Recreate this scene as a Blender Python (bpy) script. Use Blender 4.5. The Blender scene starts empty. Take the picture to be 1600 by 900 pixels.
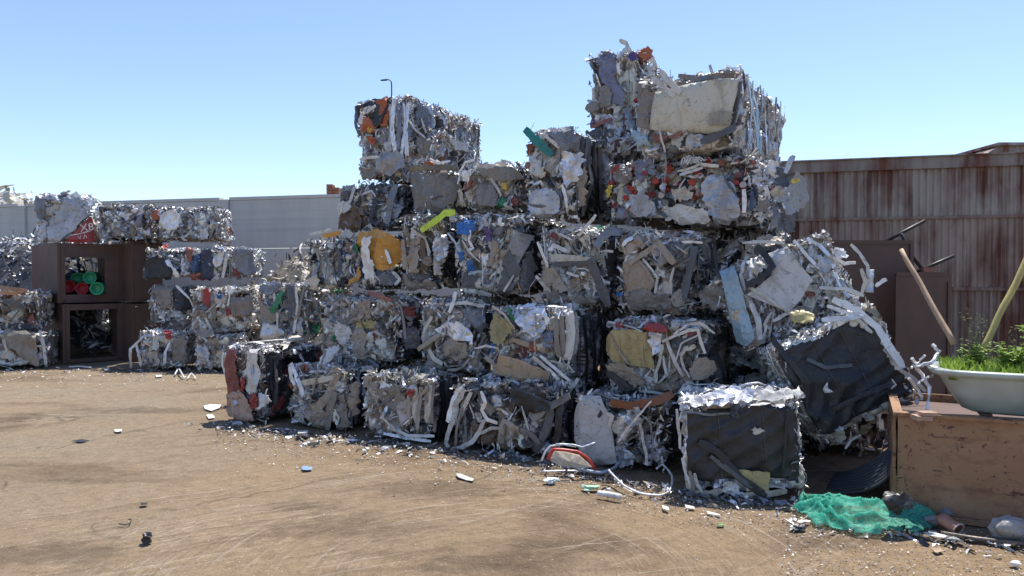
import bpy, math, random
import numpy as np
from mathutils import Vector, Matrix, Euler
from mathutils.geometry import delaunay_2d_cdt

S = bpy.context.scene
COL = S.collection
R = math.radians
# ------------------------------------------------------------------ camera
F = 1164.0; HZ = 430.0; CAMZ = 1.65
PITCH = math.atan((450 - HZ) / F)
cam_d = bpy.data.cameras.new('camera'); cam = bpy.data.objects.new('camera', cam_d); COL.objects.link(cam)
cam_d.sensor_width = 36; cam_d.lens = 36 * F / 1600; cam_d.clip_start = 0.05; cam_d.clip_end = 3000
cam.location = (0, 0, CAMZ); cam.rotation_euler = (math.pi / 2 - PITCH, 0, 0)
S.camera = cam
# ------------------------------------------------------------------ sky + sun
SUN_DIR = Vector((0.2, 0.33, 0.93)).normalized()
w = bpy.data.worlds.new('World'); S.world = w; w.use_nodes = True
nt = w.node_tree; nt.nodes.clear()
sky = nt.nodes.new('ShaderNodeTexSky'); sky.sky_type = 'NISHITA'; sky.sun_disc = False
sky.sun_elevation = math.asin(SUN_DIR.z); sky.sun_rotation = math.atan2(SUN_DIR.x, SUN_DIR.y)
sky.air_density = 1.0; sky.dust_density = .3; sky.ozone_density = 3.0; sky.altitude = 50
bg = nt.nodes.new('ShaderNodeBackground'); bg.inputs[1].default_value = 0.135
ow = nt.nodes.new('ShaderNodeOutputWorld')
mx = nt.nodes.new('ShaderNodeMix'); mx.data_type = 'RGBA'; mx.blend_type = 'MULTIPLY'; mx.inputs[0].default_value = 1; mx.inputs[7].default_value = (.98, .955, 1.03, 1)
nt.links.new(sky.outputs[0], mx.inputs[6]); nt.links.new(mx.outputs[2], bg.inputs[0]); nt.links.new(bg.outputs[0], ow.inputs[0])
sun_d = bpy.data.lights.new('sun', 'SUN'); sun_d.energy = 4.8; sun_d.angle = R(0.53); sun_d.color = (1.0, 0.95, 0.87)
sun = bpy.data.objects.new('sun', sun_d); COL.objects.link(sun)
sun.rotation_euler = SUN_DIR.to_track_quat('Z', 'Y').to_euler(); sun.location = (0, 0, 30)
S.view_settings.view_transform = 'Standard'; S.view_settings.look = 'None'; S.view_settings.gamma = 1
S.view_settings.exposure = 0.58
S.render.engine = 'CYCLES'
S.cycles.max_bounces = 6; S.cycles.diffuse_bounces = 3; S.cycles.glossy_bounces = 3

# ------------------------------------------------------------------ helpers
def ray(px, py):
    "direction with y = 1 of the line of sight through a point of the photograph"
    a = (px - 800) / F; b = -(py - 450) / F
    c, s = math.cos(PITCH), math.sin(PITCH)
    v = Vector((a, c + b * s, b * c - s))
    return v / v.y
def at(px, py, D): r = ray(px, py); return Vector((r.x * D, D, CAMZ + r.z * D))
def gnd(px, py, z=0.0):
    r = ray(px, py); D = (z - CAMZ) / r.z
    return Vector((r.x * D, D, z))

def fast_mesh(name, co, quads, tint=None, smooth=True, tris=None):
    me = bpy.data.meshes.new(name)
    co = np.asarray(co, dtype=np.float32)
    quads = np.asarray(quads, dtype=np.int32)
    me.vertices.add(len(co)); me.vertices.foreach_set('co', co.ravel())
    nq = len(quads)
    me.loops.add(nq * 4); me.loops.foreach_set('vertex_index', quads.ravel())
    me.polygons.add(nq); me.polygons.foreach_set('loop_start', np.arange(0, nq * 4, 4, dtype=np.int32))
    me.update(calc_edges=True)
    if isinstance(smooth, np.ndarray): me.polygons.foreach_set('use_smooth', smooth)
    else: me.polygons.foreach_set('use_smooth', np.full(nq, bool(smooth)))
    if tint is not None:
        at_ = me.attributes.new('tint', 'FLOAT_COLOR', 'FACE')
        at_.data.foreach_set('color', np.asarray(tint, dtype=np.float32).ravel())
    me.update()
    return me

def link(name, me, mat=None, parent=None, color=None, loc=None):
    o = bpy.data.objects.new(name, me); COL.objects.link(o)
    if mat is not None and not me.materials: me.materials.append(mat)
    if parent is not None: o.parent = parent
    if color is not None: o.color = color
    if loc is not None: o.location = loc
    return o
def pyobj(name, verts, faces, mat, parent=None, color=None, smooth=False, loc=None, flat_last=0):
    me = bpy.data.meshes.new(name); me.from_pydata([tuple(v) for v in verts], [], faces); me.update()
    if smooth: me.polygons.foreach_set('use_smooth', [i < len(me.polygons) - flat_last for i in range(len(me.polygons))])
    return link(name, me, mat, parent, color, loc)
def tag(o, label=None, cat=None, group=None, kind=None):
    if label: o['label'] = label
    if cat: o['category'] = cat
    if group: o['group'] = group
    if kind: o['kind'] = kind
    return o
def empty(name, loc=(0, 0, 0), rot=(0, 0, 0)):
    o = bpy.data.objects.new(name, None); COL.objects.link(o); o.location = loc; o.rotation_euler = rot
    o.empty_display_size = .2
    return o

class MB:
    "collects simple solids, then makes ONE mesh of them"
    def __init__(s): s.v = []; s.f = []
    def add(s, v, f):
        n = len(s.v); s.v += [tuple(p) for p in v]; s.f += [tuple(i + n for i in q) for q in f]; return s
    def box(s, lo, hi, M=None):
        x0, y0, z0 = lo; x1, y1, z1 = hi
        v = [Vector(p) for p in ((x0,y0,z0),(x1,y0,z0),(x1,y1,z0),(x0,y1,z0),(x0,y0,z1),(x1,y0,z1),(x1,y1,z1),(x0,y1,z1))]
        if M is not None: v = [M @ p for p in v]
        return s.add(v, [(3,2,1,0),(4,5,6,7),(0,1,5,4),(1,2,6,5),(2,3,7,6),(3,0,4,7)])
    def tube(s, pts, r, n=6, r1=None, caps=True):
        pts = [Vector(p) for p in pts]; m = len(pts)
        v = []; up = Vector((0.13, 0.21, 1))
        for i, p in enumerate(pts):
            t = (pts[min(i + 1, m - 1)] - pts[max(i - 1, 0)]).normalized()
            a = t.cross(up)
            if a.length < .05: a = t.cross(Vector((1, 0, 0)))
            a.normalize(); b = t.cross(a)
            rr = r if r1 is None else r + (r1 - r) * i / (m - 1)
            for k in range(n):
                an = 2 * math.pi * k / n; v.append(p + a * (rr * math.cos(an)) + b * (rr * math.sin(an)))
        f = [(i * n + k, i * n + (k + 1) % n, (i + 1) * n + (k + 1) % n, (i + 1) * n + k) for i in range(m - 1) for k in range(n)]
        if caps: f += [tuple(range(n))[::-1], tuple((m - 1) * n + k for k in range(n))]
        return s.add(v, f)
    def obj(s, name, mat, parent=None, color=None, smooth=False, loc=None):
        return pyobj(name, s.v, s.f, mat, parent, color, smooth, loc)

def wob(P, rng, freq, n=5):
    "cheap smooth noise, about -1..1"
    P = np.asarray(P); out = np.zeros(len(P))
    for _ in range(n):
        k = rng.normal(size=P.shape[1]); k *= freq * rng.uniform(.6, 1.5) / np.linalg.norm(k)
        out += np.sin(P @ k + rng.uniform(0, 6.28))
    return out / n * 1.5

# ------------------------------------------------------------------ materials
def new_mat(name):
    m = bpy.data.materials.new(name); m.use_nodes = True
    n = m.node_tree; b = n.nodes['Principled BSDF']
    return m, n, b, (lambda t: n.nodes.new(t)), (lambda a, c: n.links.new(a, c))
def ramp(N, L, src, stops):
    r = N('ShaderNodeValToRGB'); L(src, r.inputs[0])
    e = r.color_ramp.elements
    while len(e) < len(stops): e.new(0.5)
    for q, (p, c) in zip(e, stops):
        q.position = p; q.color = (c, c, c, 1) if isinstance(c, (int, float)) else (*c, 1)
    return r.outputs[0]
def mix(N, L, fac, a, b, mode='MIX'):
    m = N('ShaderNodeMix'); m.data_type = 'RGBA'; m.blend_type = mode
    for i, s in ((0, fac), (6, a), (7, b)):
        if isinstance(s, (int, float)): m.inputs[i].default_value = s
        elif isinstance(s, tuple): m.inputs[i].default_value = (*s, 1) if len(s) == 3 else s
        else: L(s, m.inputs[i])
    return m.outputs[2]
def noise(N, L, vec, scale, detail=4, rough=.55, dist=0):
    t = N('ShaderNodeTexNoise'); t.inputs['Scale'].default_value = scale; t.inputs['Detail'].default_value = detail
    t.inputs['Roughness'].default_value = rough; t.inputs['Distortion'].default_value = dist
    if vec is not None: L(vec, t.inputs['Vector'])
    return t.outputs[0]
def mapping(N, L, vec, scale=(1, 1, 1), rot=(0, 0, 0), loc=(0, 0, 0)):
    m = N('ShaderNodeMapping'); L(vec, m.inputs[0]); m.inputs['Scale'].default_value = scale
    m.inputs['Rotation'].default_value = rot; m.inputs['Location'].default_value = loc
    return m.outputs[0]
def bump(N, L, b, h, strength, dist):
    q = N('ShaderNodeBump'); q.inputs['Strength'].default_value = strength; q.inputs['Distance'].default_value = dist
    L(h, q.inputs['Height']); L(q.outputs[0], b.inputs['Normal']); return q

def scrap_material(name, by_object, rough=(.28, .62), dirt=.6, bmp=.5):
    m, n, b, N, L = new_mat(name)
    tc = N('ShaderNodeTexCoord').outputs['Object']
    oi = N('ShaderNodeObjectInfo')
    if by_object:
        off = N('ShaderNodeVectorMath'); off.operation = 'ADD'; L(tc, off.inputs[0])
        sc = N('ShaderNodeVectorMath'); sc.operation = 'SCALE'; sc.inputs[3].default_value = 37
        cx = N('ShaderNodeCombineXYZ'); L(oi.outputs['Random'], cx.inputs[0]); L(oi.outputs['Random'], cx.inputs[1])
        L(cx.outputs[0], sc.inputs[0]); L(sc.outputs[0], off.inputs[1]); tc = off.outputs[0]
        col, alpha = oi.outputs['Color'], oi.outputs['Alpha']
    else:
        a = N('ShaderNodeAttribute'); a.attribute_name = 'tint'; col, alpha = a.outputs['Color'], a.outputs['Alpha']
    d1 = ramp(N, L, noise(N, L, mapping(N, L, tc, (7, 5, 3.5), (.4, .7, .5)), 1, 7, .68, .7), [(.47, 0), (.64, 1)])
    d2 = ramp(N, L, noise(N, L, mapping(N, L, tc, (9, 30, 12), (.2, .3, .9)), 1, 5, .7, 2.0), [(.56, 0), (.64, 1)])
    half = mix(N, L, 1.0, col, (.68, .65, .61), 'MULTIPLY'); half = mix(N, L, 1.0, half, (.012, .011, .009), 'ADD')
    c = mix(N, L, d1, col, half)
    dm = N('ShaderNodeMath'); dm.operation = 'MULTIPLY'; L(d2, dm.inputs[0]); dm.inputs[1].default_value = dirt
    c = mix(N, L, dm.outputs[0], c, mix(N, L, 1.0, c, (.3, .28, .27), 'MULTIPLY'))
    sp = ramp(N, L, noise(N, L, tc, 90, 2, .5), [(.66, 0), (.7, 1)])
    sm = N('ShaderNodeMath'); sm.operation = 'MULTIPLY'; L(sp, sm.inputs[0]); sm.inputs[1].default_value = .3 * dirt
    c = mix(N, L, sm.outputs[0], c, mix(N, L, 1.0, c, (.12, .12, .12), 'ADD'))
    L(c, b.inputs['Base Color'])
    me = N('ShaderNodeMath'); me.operation = 'MULTIPLY_ADD'; L(d1, me.inputs[0]); me.inputs[1].default_value = -.3; L(alpha, me.inputs[2]); me.use_clamp = True
    L(me.outputs[0], b.inputs['Metallic'])
    rr = N('ShaderNodeMapRange'); L(noise(N, L, tc, 14, 3), rr.inputs[0]); rr.inputs[3].default_value = rough[0]; rr.inputs[4].default_value = rough[1]
    L(rr.outputs[0], b.inputs['Roughness'])
    rg = N('ShaderNodeTexNoise'); rg.noise_type = 'RIDGED_MULTIFRACTAL'; rg.inputs['Scale'].default_value = 7; rg.inputs['Detail'].default_value = 3; rg.inputs['Roughness'].default_value = .45; rg.inputs['Distortion'].default_value = .4
    L(mapping(N, L, tc, (1, 1, .6), (.3, .5, .2)), rg.inputs['Vector'])
    h = N('ShaderNodeMath'); h.operation = 'MULTIPLY_ADD'; L(rg.outputs[0], h.inputs[0]); h.inputs[1].default_value = .8
    L(noise(N, L, tc, 9, 3, .5, .5), h.inputs[2])
    bump(N, L, b, h.outputs[0], bmp, .03)
    return m
M_SCRAP = scrap_material('crushed_scrap', False)
M_PIECE = scrap_material('scrap_piece', True)
M_FILM = scrap_material('black_plastic_skin', True, (.3, .55), .35, .9)

def plain(name, col, rough=.7, metal=0, nscale=12, var=.35, bmp=.2, dist=.01, dark=None):
    m, n, b, N, L = new_mat(name)
    tc = N('ShaderNodeTexCoord').outputs['Object']
    d = ramp(N, L, noise(N, L, tc, nscale, 6, .6), [(.35, 0), (.7, 1)])
    dk = dark or tuple(x * (1 - var) for x in col)
    L(mix(N, L, d, col, dk), b.inputs['Base Color'])
    b.inputs['Roughness'].default_value = rough; b.inputs['Metallic'].default_value = metal
    bump(N, L, b, noise(N, L, tc, nscale * 3, 5), bmp, dist)
    return m
M_STEEL = plain('brown_painted_steel', (.125, .068, .048), .6, 0, 3, .45, .15, .01, (.075, .05, .04))
M_CABLE = plain('grey_cable_rubber', (.05, .055, .065), .55)
M_ROD = plain('black_iron_rod', (.03, .027, .027), .5, .4)
M_STONE = plain('stone_chip', (.3, .25, .19), .9, 0, 30)
M_LEAF = None

def leaf_mat(name, c1, c2):
    m, n, b, N, L = new_mat(name)
    tc = N('ShaderNodeTexCoord').outputs['Object']
    d = ramp(N, L, noise(N, L, tc, 14, 3), [(.35, 0), (.65, 1)])
    L(mix(N, L, d, c1, c2), b.inputs['Base Color'])
    b.inputs['Roughness'].default_value = .55
    t = N('ShaderNodeBsdfTranslucent'); L(mix(N, L, d, tuple(x * 1.3 for x in c1), tuple(x * 1.3 for x in c2)), t.inputs[0])
    ms = N('ShaderNodeMixShader'); ms.inputs[0].default_value = .4; L(b.outputs[0], ms.inputs[1]); L(t.outputs[0], ms.inputs[2])
    L(ms.outputs[0], n.nodes['Material Output'].inputs[0])
    return m
M_GRASS = leaf_mat('fresh_grass', (.15, .25, .035), (.26, .36, .06))
M_LEAF = leaf_mat('weed_leaf', (.17, .3, .045), (.33, .45, .09))
M_DRY = leaf_mat('seed_stem', (.12, .16, .06), (.2, .2, .1))

def ground_material():
    m, n, b, N, L = new_mat('packed_dirt')
    tc = N('ShaderNodeTexCoord').outputs['Object']
    big = ramp(N, L, noise(N, L, tc, .35, 4, .55, .5), [(.35, 0), (.65, 1)])
    c = mix(N, L, big, (.285, .2, .118), (.245, .182, .118))
    # greyer, dustier crust to the left foreground
    sx = N('ShaderNodeSeparateXYZ'); L(tc, sx.inputs[0])
    g = N('ShaderNodeMapRange'); L(sx.outputs[0], g.inputs[0]); g.inputs[1].default_value = -.8; g.inputs[2].default_value = -4.5; g.inputs[3].default_value = 0; g.inputs[4].default_value = .75
    gn = N('ShaderNodeMath'); gn.operation = 'MULTIPLY'; L(g.outputs[0], gn.inputs[0]); L(ramp(N, L, noise(N, L, tc, .9, 5), [(.3, .3), (.6, 1)]), gn.inputs[1])
    c = mix(N, L, gn.outputs[0], c, (.26, .215, .155))
    # damp / oily stains
    st = ramp(N, L, noise(N, L, mapping(N, L, tc, (1, 1.5, 1), (0, 0, .5)), .55, 5, .6, .9), [(.52, 0), (.66, 1)])
    c = mix(N, L, mix(N, L, st, (0, 0, 0), (.75, .75, .75)), c, (.12, .08, .05))
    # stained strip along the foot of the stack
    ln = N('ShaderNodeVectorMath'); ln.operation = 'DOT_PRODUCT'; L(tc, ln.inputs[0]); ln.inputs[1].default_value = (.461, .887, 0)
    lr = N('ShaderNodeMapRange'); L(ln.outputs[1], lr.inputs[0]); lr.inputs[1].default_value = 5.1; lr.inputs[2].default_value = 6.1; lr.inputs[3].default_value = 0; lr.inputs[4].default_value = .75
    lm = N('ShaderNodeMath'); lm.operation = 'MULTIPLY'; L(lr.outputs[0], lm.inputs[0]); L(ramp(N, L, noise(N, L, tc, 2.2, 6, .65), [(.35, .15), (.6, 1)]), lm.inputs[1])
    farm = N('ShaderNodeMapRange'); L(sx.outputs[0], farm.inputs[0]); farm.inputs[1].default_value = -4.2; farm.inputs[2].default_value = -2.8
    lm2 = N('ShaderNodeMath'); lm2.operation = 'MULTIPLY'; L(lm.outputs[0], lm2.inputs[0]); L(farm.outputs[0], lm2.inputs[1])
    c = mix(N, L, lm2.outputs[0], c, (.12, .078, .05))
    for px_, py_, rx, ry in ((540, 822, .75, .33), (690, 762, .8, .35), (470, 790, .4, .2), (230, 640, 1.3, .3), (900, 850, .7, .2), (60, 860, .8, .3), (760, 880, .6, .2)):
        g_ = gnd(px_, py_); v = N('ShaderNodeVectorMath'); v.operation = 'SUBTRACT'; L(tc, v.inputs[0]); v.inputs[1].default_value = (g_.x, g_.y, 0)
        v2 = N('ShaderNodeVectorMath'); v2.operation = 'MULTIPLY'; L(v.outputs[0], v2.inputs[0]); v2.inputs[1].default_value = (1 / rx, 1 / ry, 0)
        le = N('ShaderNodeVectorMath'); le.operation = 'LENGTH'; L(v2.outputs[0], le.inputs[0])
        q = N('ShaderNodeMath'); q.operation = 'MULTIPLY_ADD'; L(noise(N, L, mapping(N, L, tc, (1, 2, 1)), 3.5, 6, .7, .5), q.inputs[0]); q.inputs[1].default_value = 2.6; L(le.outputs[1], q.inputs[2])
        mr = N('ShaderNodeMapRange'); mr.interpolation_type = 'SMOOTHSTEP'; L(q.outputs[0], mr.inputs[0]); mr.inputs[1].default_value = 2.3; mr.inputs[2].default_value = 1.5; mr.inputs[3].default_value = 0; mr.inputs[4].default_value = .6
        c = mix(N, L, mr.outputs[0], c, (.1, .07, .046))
    def arc(cx, cy, r0, r1, freq, amt, seed):
        nonlocal c
        v = N('ShaderNodeVectorMath'); v.operation = 'SUBTRACT'; L(tc, v.inputs[0]); v.inputs[1].default_value = (cx, cy, 0)
        s = N('ShaderNodeSeparateXYZ'); L(v.outputs[0], s.inputs[0])
        ln = N('ShaderNodeVectorMath'); ln.operation = 'LENGTH'; L(v.outputs[0], ln.inputs[0])
        an = N('ShaderNodeMath'); an.operation = 'ARCTAN2'; L(s.outputs[1], an.inputs[0]); L(s.outputs[0], an.inputs[1])
        cb = N('ShaderNodeCombineXYZ'); L(ln.outputs[1], cb.inputs[0]); L(an.outputs[0], cb.inputs[1]); cb.inputs[2].default_value = seed
        t = noise(N, L, mapping(N, L, cb.outputs[0], (freq, 1.1, 1)), 1, 5, .65, .15)
        li = ramp(N, L, t, [(.56, 0), (.63, 1)]); da = ramp(N, L, t, [(.36, 1), (.44, 0)])
        mk = N('ShaderNodeMapRange'); mk.interpolation_type = 'SMOOTHSTEP'; L(ln.outputs[1], mk.inputs[0]); mk.inputs[1].default_value = r0; mk.inputs[2].default_value = r0 + .5
        mk2 = N('ShaderNodeMapRange'); mk2.interpolation_type = 'SMOOTHSTEP'; L(ln.outputs[1], mk2.inputs[0]); mk2.inputs[1].default_value = r1; mk2.inputs[2].default_value = r1 + .7; mk2.inputs[3].default_value = 1; mk2.inputs[4].default_value = 0
        q = N('ShaderNodeMath'); q.operation = 'MULTIPLY'; L(mk.outputs[0], q.inputs[0]); L(mk2.outputs[0], q.inputs[1])
        q3 = N('ShaderNodeMath'); q3.operation = 'MULTIPLY'; L(q.outputs[0], q3.inputs[0]); L(ramp(N, L, noise(N, L, tc, 1.3, 4), [(.4, .05), (.6, amt)]), q3.inputs[1])
        a1 = N('ShaderNodeMath'); a1.operation = 'MULTIPLY'; L(q3.outputs[0], a1.inputs[0]); L(li, a1.inputs[1])
        a2 = N('ShaderNodeMath'); a2.operation = 'MULTIPLY'; L(q3.outputs[0], a2.inputs[0]); L(da, a2.inputs[1])
        c = mix(N, L, a1.outputs[0], c, (.38, .32, .25)); c = mix(N, L, a2.outputs[0], c, (.15, .11, .075))
        return t
    h1 = arc(-.1, 4.2, .6, 2.2, 34, .85, 0)
    h2 = arc(-9, 16, 6, 16, 20, .4, 4)
    h3 = arc(3, -3.5, 6, 11, 30, .6, 9)
    fine = noise(N, L, tc, 60, 5, .7)
    c = mix(N, L, .55, c, mix(N, L, ramp(N, L, fine, [(.3, 0), (.7, 1)]), (.55, .55, .55), (1.25, 1.25, 1.25)), 'MULTIPLY')
    wv = N('ShaderNodeVectorMath'); wv.operation = 'ADD'; L(tc, wv.inputs[0]); wn = N('ShaderNodeTexNoise'); wn.inputs['Scale'].default_value = 1.6; wn.inputs['Detail'].default_value = 6; L(tc, wn.inputs[0]); L(wn.outputs[1], wv.inputs[1])
    vo = N('ShaderNodeTexVoronoi'); vo.feature = 'DISTANCE_TO_EDGE'; vo.inputs['Scale'].default_value = .42; L(wv.outputs[0], vo.inputs['Vector'])
    cm = N('ShaderNodeMath'); cm.operation = 'MULTIPLY'; L(ramp(N, L, vo.outputs[0], [(0, 1), (.007, .6), (.012, 0)]), cm.inputs[0]); L(ramp(N, L, noise(N, L, tc, 1.1, 3), [(.45, 0), (.6, .8)]), cm.inputs[1])
    c = mix(N, L, cm.outputs[0], c, (.1, .075, .05))
    mid = ramp(N, L, noise(N, L, tc, 9, 8, .75), [(.35, 0), (.65, 1)])
    c = mix(N, L, .6, c, mix(N, L, mid, (.72, .7, .68), (1.22, 1.22, 1.22)), 'MULTIPLY')
    clod = ramp(N, L, noise(N, L, tc, 42, 3, .6), [(.6, 0), (.68, 1)]); c = mix(N, L, mix(N, L, clod, (0, 0, 0), (.22, .22, .22)), c, (.12, .085, .055))
    spk = ramp(N, L, noise(N, L, tc, 70, 2, .5), [(.71, 0), (.74, 1)])
    c = mix(N, L, spk, c, (.5, .47, .42))
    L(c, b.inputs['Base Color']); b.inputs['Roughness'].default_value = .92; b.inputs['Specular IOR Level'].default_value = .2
    hs = N('ShaderNodeMath'); hs.operation = 'MULTIPLY_ADD'; L(h1, hs.inputs[0]); hs.inputs[1].default_value = .9; L(noise(N, L, tc, 18, 6, .7), hs.inputs[2])
    hs2 = N('ShaderNodeMath'); hs2.operation = 'MULTIPLY_ADD'; L(h2, hs2.inputs[0]); hs2.inputs[1].default_value = .6; L(hs.outputs[0], hs2.inputs[2])
    bump(N, L, b, hs2.outputs[0], .85, .035)
    return m
M_GROUND = ground_material()

def concrete_material():
    m, n, b, N, L = new_mat('precast_concrete')
    tc = N('ShaderNodeTexCoord').outputs['Object']
    d = ramp(N, L, noise(N, L, mapping(N, L, tc, (1, 1, .3)), 2.5, 6, .6), [(.3, 0), (.75, 1)])
    c = mix(N, L, d, (.62, .59, .53), (.5, .48, .44))
    b2 = ramp(N, L, noise(N, L, mapping(N, L, tc, (.15, 1, 9)), 1.5, 3), [(.5, 0), (.7, 1)])
    c = mix(N, L, mix(N, L, b2, (0, 0, 0), (.35, .35, .35)), c, (.38, .38, .36))
    L(c, b.inputs['Base Color']); b.inputs['Roughness'].default_value = .9
    bump(N, L, b, noise(N, L, tc, 40, 4), .2, .01)
    return m
M_CONC = concrete_material()

def rust_sheet_material(name, base, rustc, amount, streak=7.0):
    m, n, b, N, L = new_mat(name)
    g = N('ShaderNodeNewGeometry').outputs['Position']
    oi = N('ShaderNodeObjectInfo')
    s1 = noise(N, L, mapping(N, L, g, (streak, streak, .35)), 1, 5, .6, .2)
    s2 = noise(N, L, mapping(N, L, g, (1.6, 1.6, .9)), 1, 4, .6)
    ad = N('ShaderNodeMath'); ad.operation = 'ADD'; L(s1, ad.inputs[0]); L(s2, ad.inputs[1])
    f = ramp(N, L, ad.outputs[0], [(.98 - amount, 0), (1.16 - amount, 1)]) if False else None
    mr = N('ShaderNodeMapRange'); L(ad.outputs[0], mr.inputs[0]); mr.inputs[1].default_value = 1.02 - amount; mr.inputs[2].default_value = 1.3 - amount
    col = mix(N, L, noise(N, L, mapping(N, L, g, (5, 5, 1)), 1, 4), oi.outputs['Color'], tuple(x * .75 for x in base))
    dk = mix(N, L, ramp(N, L, noise(N, L, mapping(N, L, g, (9, 9, 1.5)), 1, 4), [(.4, 0), (.7, 1)]), rustc, tuple(x * .45 for x in rustc))
    L(mix(N, L, mr.outputs[0], col, dk), b.inputs['Base Color'])
    b.inputs['Roughness'].default_value = .75; b.inputs['Metallic'].default_value = .1
    bump(N, L, b, noise(N, L, g, 30, 4), .15, .01)
    return m
M_CORR = rust_sheet_material('rusty_corrugated_sheet', (.46, .4, .33), (.17, .07, .045), .1)

def bin_material():
    m, n, b, N, L = new_mat('scratched_rusty_skip')
    tc = N('ShaderNodeTexCoord').outputs['Object']
    d = ramp(N, L, noise(N, L, tc, 1.8, 7, .7, .6), [(.35, 0), (.65, 1)])
    c = mix(N, L, d, (.35, .215, .12), (.28, .145, .075))
    d2 = ramp(N, L, noise(N, L, mapping(N, L, tc, (2, 2, 5)), 2.5, 6, .7, .4), [(.5, 0), (.62, 1)])
    c = mix(N, L, mix(N, L, d2, (0, 0, 0), (.5, .5, .5)), c, (.17, .08, .05))
    for sc, rt, th, sd in (((1.2, 1.2, 9), .2, .6, 0), ((9, 9, 1.6), -.25, .62, 3), ((2, 2, 13), -.5, .63, 7), ((7, 7, 3), .6, .64, 11)):
        t = noise(N, L, mapping(N, L, tc, sc, (0, rt, 0), (sd, 0, sd)), 1.3, 7, .62, 2.2)
        mk = ramp(N, L, noise(N, L, mapping(N, L, tc, (1, 1, 1), (0, 0, 0), (sd, 1, 2)), 2.2, 4), [(.48, 0), (.56, 1)])
        q = N('ShaderNodeMath'); q.operation = 'MULTIPLY'; L(ramp(N, L, t, [(th - .02, 0), (th, 1), (th + .03, 1), (th + .05, 0)]), q.inputs[0]); L(mk, q.inputs[1])
        c = mix(N, L, q.outputs[0], c, (.07, .032, .022))
    sp = ramp(N, L, noise(N, L, tc, 26, 4), [(.62, 0), (.68, 1)])
    c = mix(N, L, sp, c, (.11, .055, .038))
    L(c, b.inputs['Base Color']); b.inputs['Roughness'].default_value = .85
    bump(N, L, b, noise(N, L, tc, 9, 7, .65), .5, .02)
    return m
M_BIN = bin_material()

def wood_material(name, c1, c2):
    m, n, b, N, L = new_mat(name)
    tc = N('ShaderNodeTexCoord').outputs['Object']
    d = noise(N, L, mapping(N, L, tc, (20, 20, 2)), 1, 5, .6, .5)
    L(mix(N, L, ramp(N, L, d, [(.35, 0), (.65, 1)]), c1, c2), b.inputs['Base Color']); b.inputs['Roughness'].default_value = .7
    bump(N, L, b, d, .3, .01)
    return m
M_WOOD = wood_material('weathered_wood', (.45, .31, .2), (.3, .2, .13))
M_YPOLE = wood_material('yellow_pole', (.5, .42, .13), (.38, .3, .12))
M_ENAMEL = plain('dirty_enamel', (.44, .49, .44), .4, 0, 3, .25, .05, .01, (.27, .3, .27))
M_BRICK = plain('old_brick', (.3, .13, .08), .9)

def net_material():
    m, n, b, N, L = new_mat('green_debris_netting')
    tc = N('ShaderNodeTexCoord').outputs['Object']
    d = ramp(N, L, noise(N, L, tc, 7, 5), [(.35, 0), (.65, 1)])
    col = mix(N, L, d, (.03, .36, .25), (.06, .5, .36))
    col = mix(N, L, ramp(N, L, noise(N, L, tc, 3.5, 6, .65), [(.5, 0), (.7, .55)]), col, (.1, .2, .14))
    L(col, b.inputs['Base Color']); b.inputs['Roughness'].default_value = .6
    wv = noise(N, L, tc, 110, 2)
    bump(N, L, b, wv, .5, .006)
    t = N('ShaderNodeBsdfTranslucent'); L(col, t.inputs[0])
    ms = N('ShaderNodeMixShader'); ms.inputs[0].default_value = .35; L(b.outputs[0], ms.inputs[1]); L(t.outputs[0], ms.inputs[2])
    tr = N('ShaderNodeBsdfTransparent'); m2 = N('ShaderNodeMixShader'); L(ramp(N, L, noise(N, L, tc, 55, 4, .7), [(.46, .1), (.56, .55)]), m2.inputs[0]); L(ms.outputs[0], m2.inputs[1]); L(tr.outputs[0], m2.inputs[2])
    L(m2.outputs[0], n.nodes['Material Output'].inputs[0])
    return m
M_NET = net_material()

# ------------------------------------------------------------------ scrap colours (rgb, metallic)
PAL = {
 'W': (.8, .8, .78, 0), 'w': (.6, .59, .55, 0), 'L': (.72, .74, .78, .65), 'A': (.5, .52, .55, .6), 'g': (.2, .21, .235, .45),
 'D': (.1, .105, .115, .2), 'K': (.018, .019, .023, 0), 'T': (.34, .285, .225, 0), 't': (.235, .21, .185, .15), 'C': (.54, .5, .41, 0), 'N': (.11, .065, .04, 0),
 'R': (.34, .045, .035, 0), 'r': (.28, .1, .075, 0), 'O': (.62, .3, .05, 0), 'o': (.42, .12, .05, 0), 'Y': (.7, .55, .1, 0), 'G': (.02, .2, .09, 0), 'F': (.02, .2, .18, 0),
 'B': (.04, .16, .42, 0), 'b': (.06, .1, .2, .1), 'U': (.33, .47, .55, .1), 'H': (.6, .75, .06, 0), 'P': (.12, .08, .22, 0), 'M': (.2, .045, .04, 0),
 'S': (.2, .22, .27, .5), 'y': (.42, .35, .16, 0)}
ACCENT = set('RrOoYGFBUPMHby')
def pick(pal, rng, keep=.3):
    "a palette letter; bright accents come up less often"
    for _ in range(6):
        ch = pal[int(rng.integers(len(pal)))]
        if ch not in ACCENT or rng.random() < keep: return ch
    return ch
def pcol(ch, rng=None):
    c = list(PAL[ch])
    if rng is not None:
        k = rng.uniform(.75, 1.2); c[0] = min(1, c[0] * k * rng.uniform(.94, 1.06)); c[1] = min(1, c[1] * k); c[2] = min(1, c[2] * k * rng.uniform(.94, 1.06))
    return tuple(c)

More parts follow.
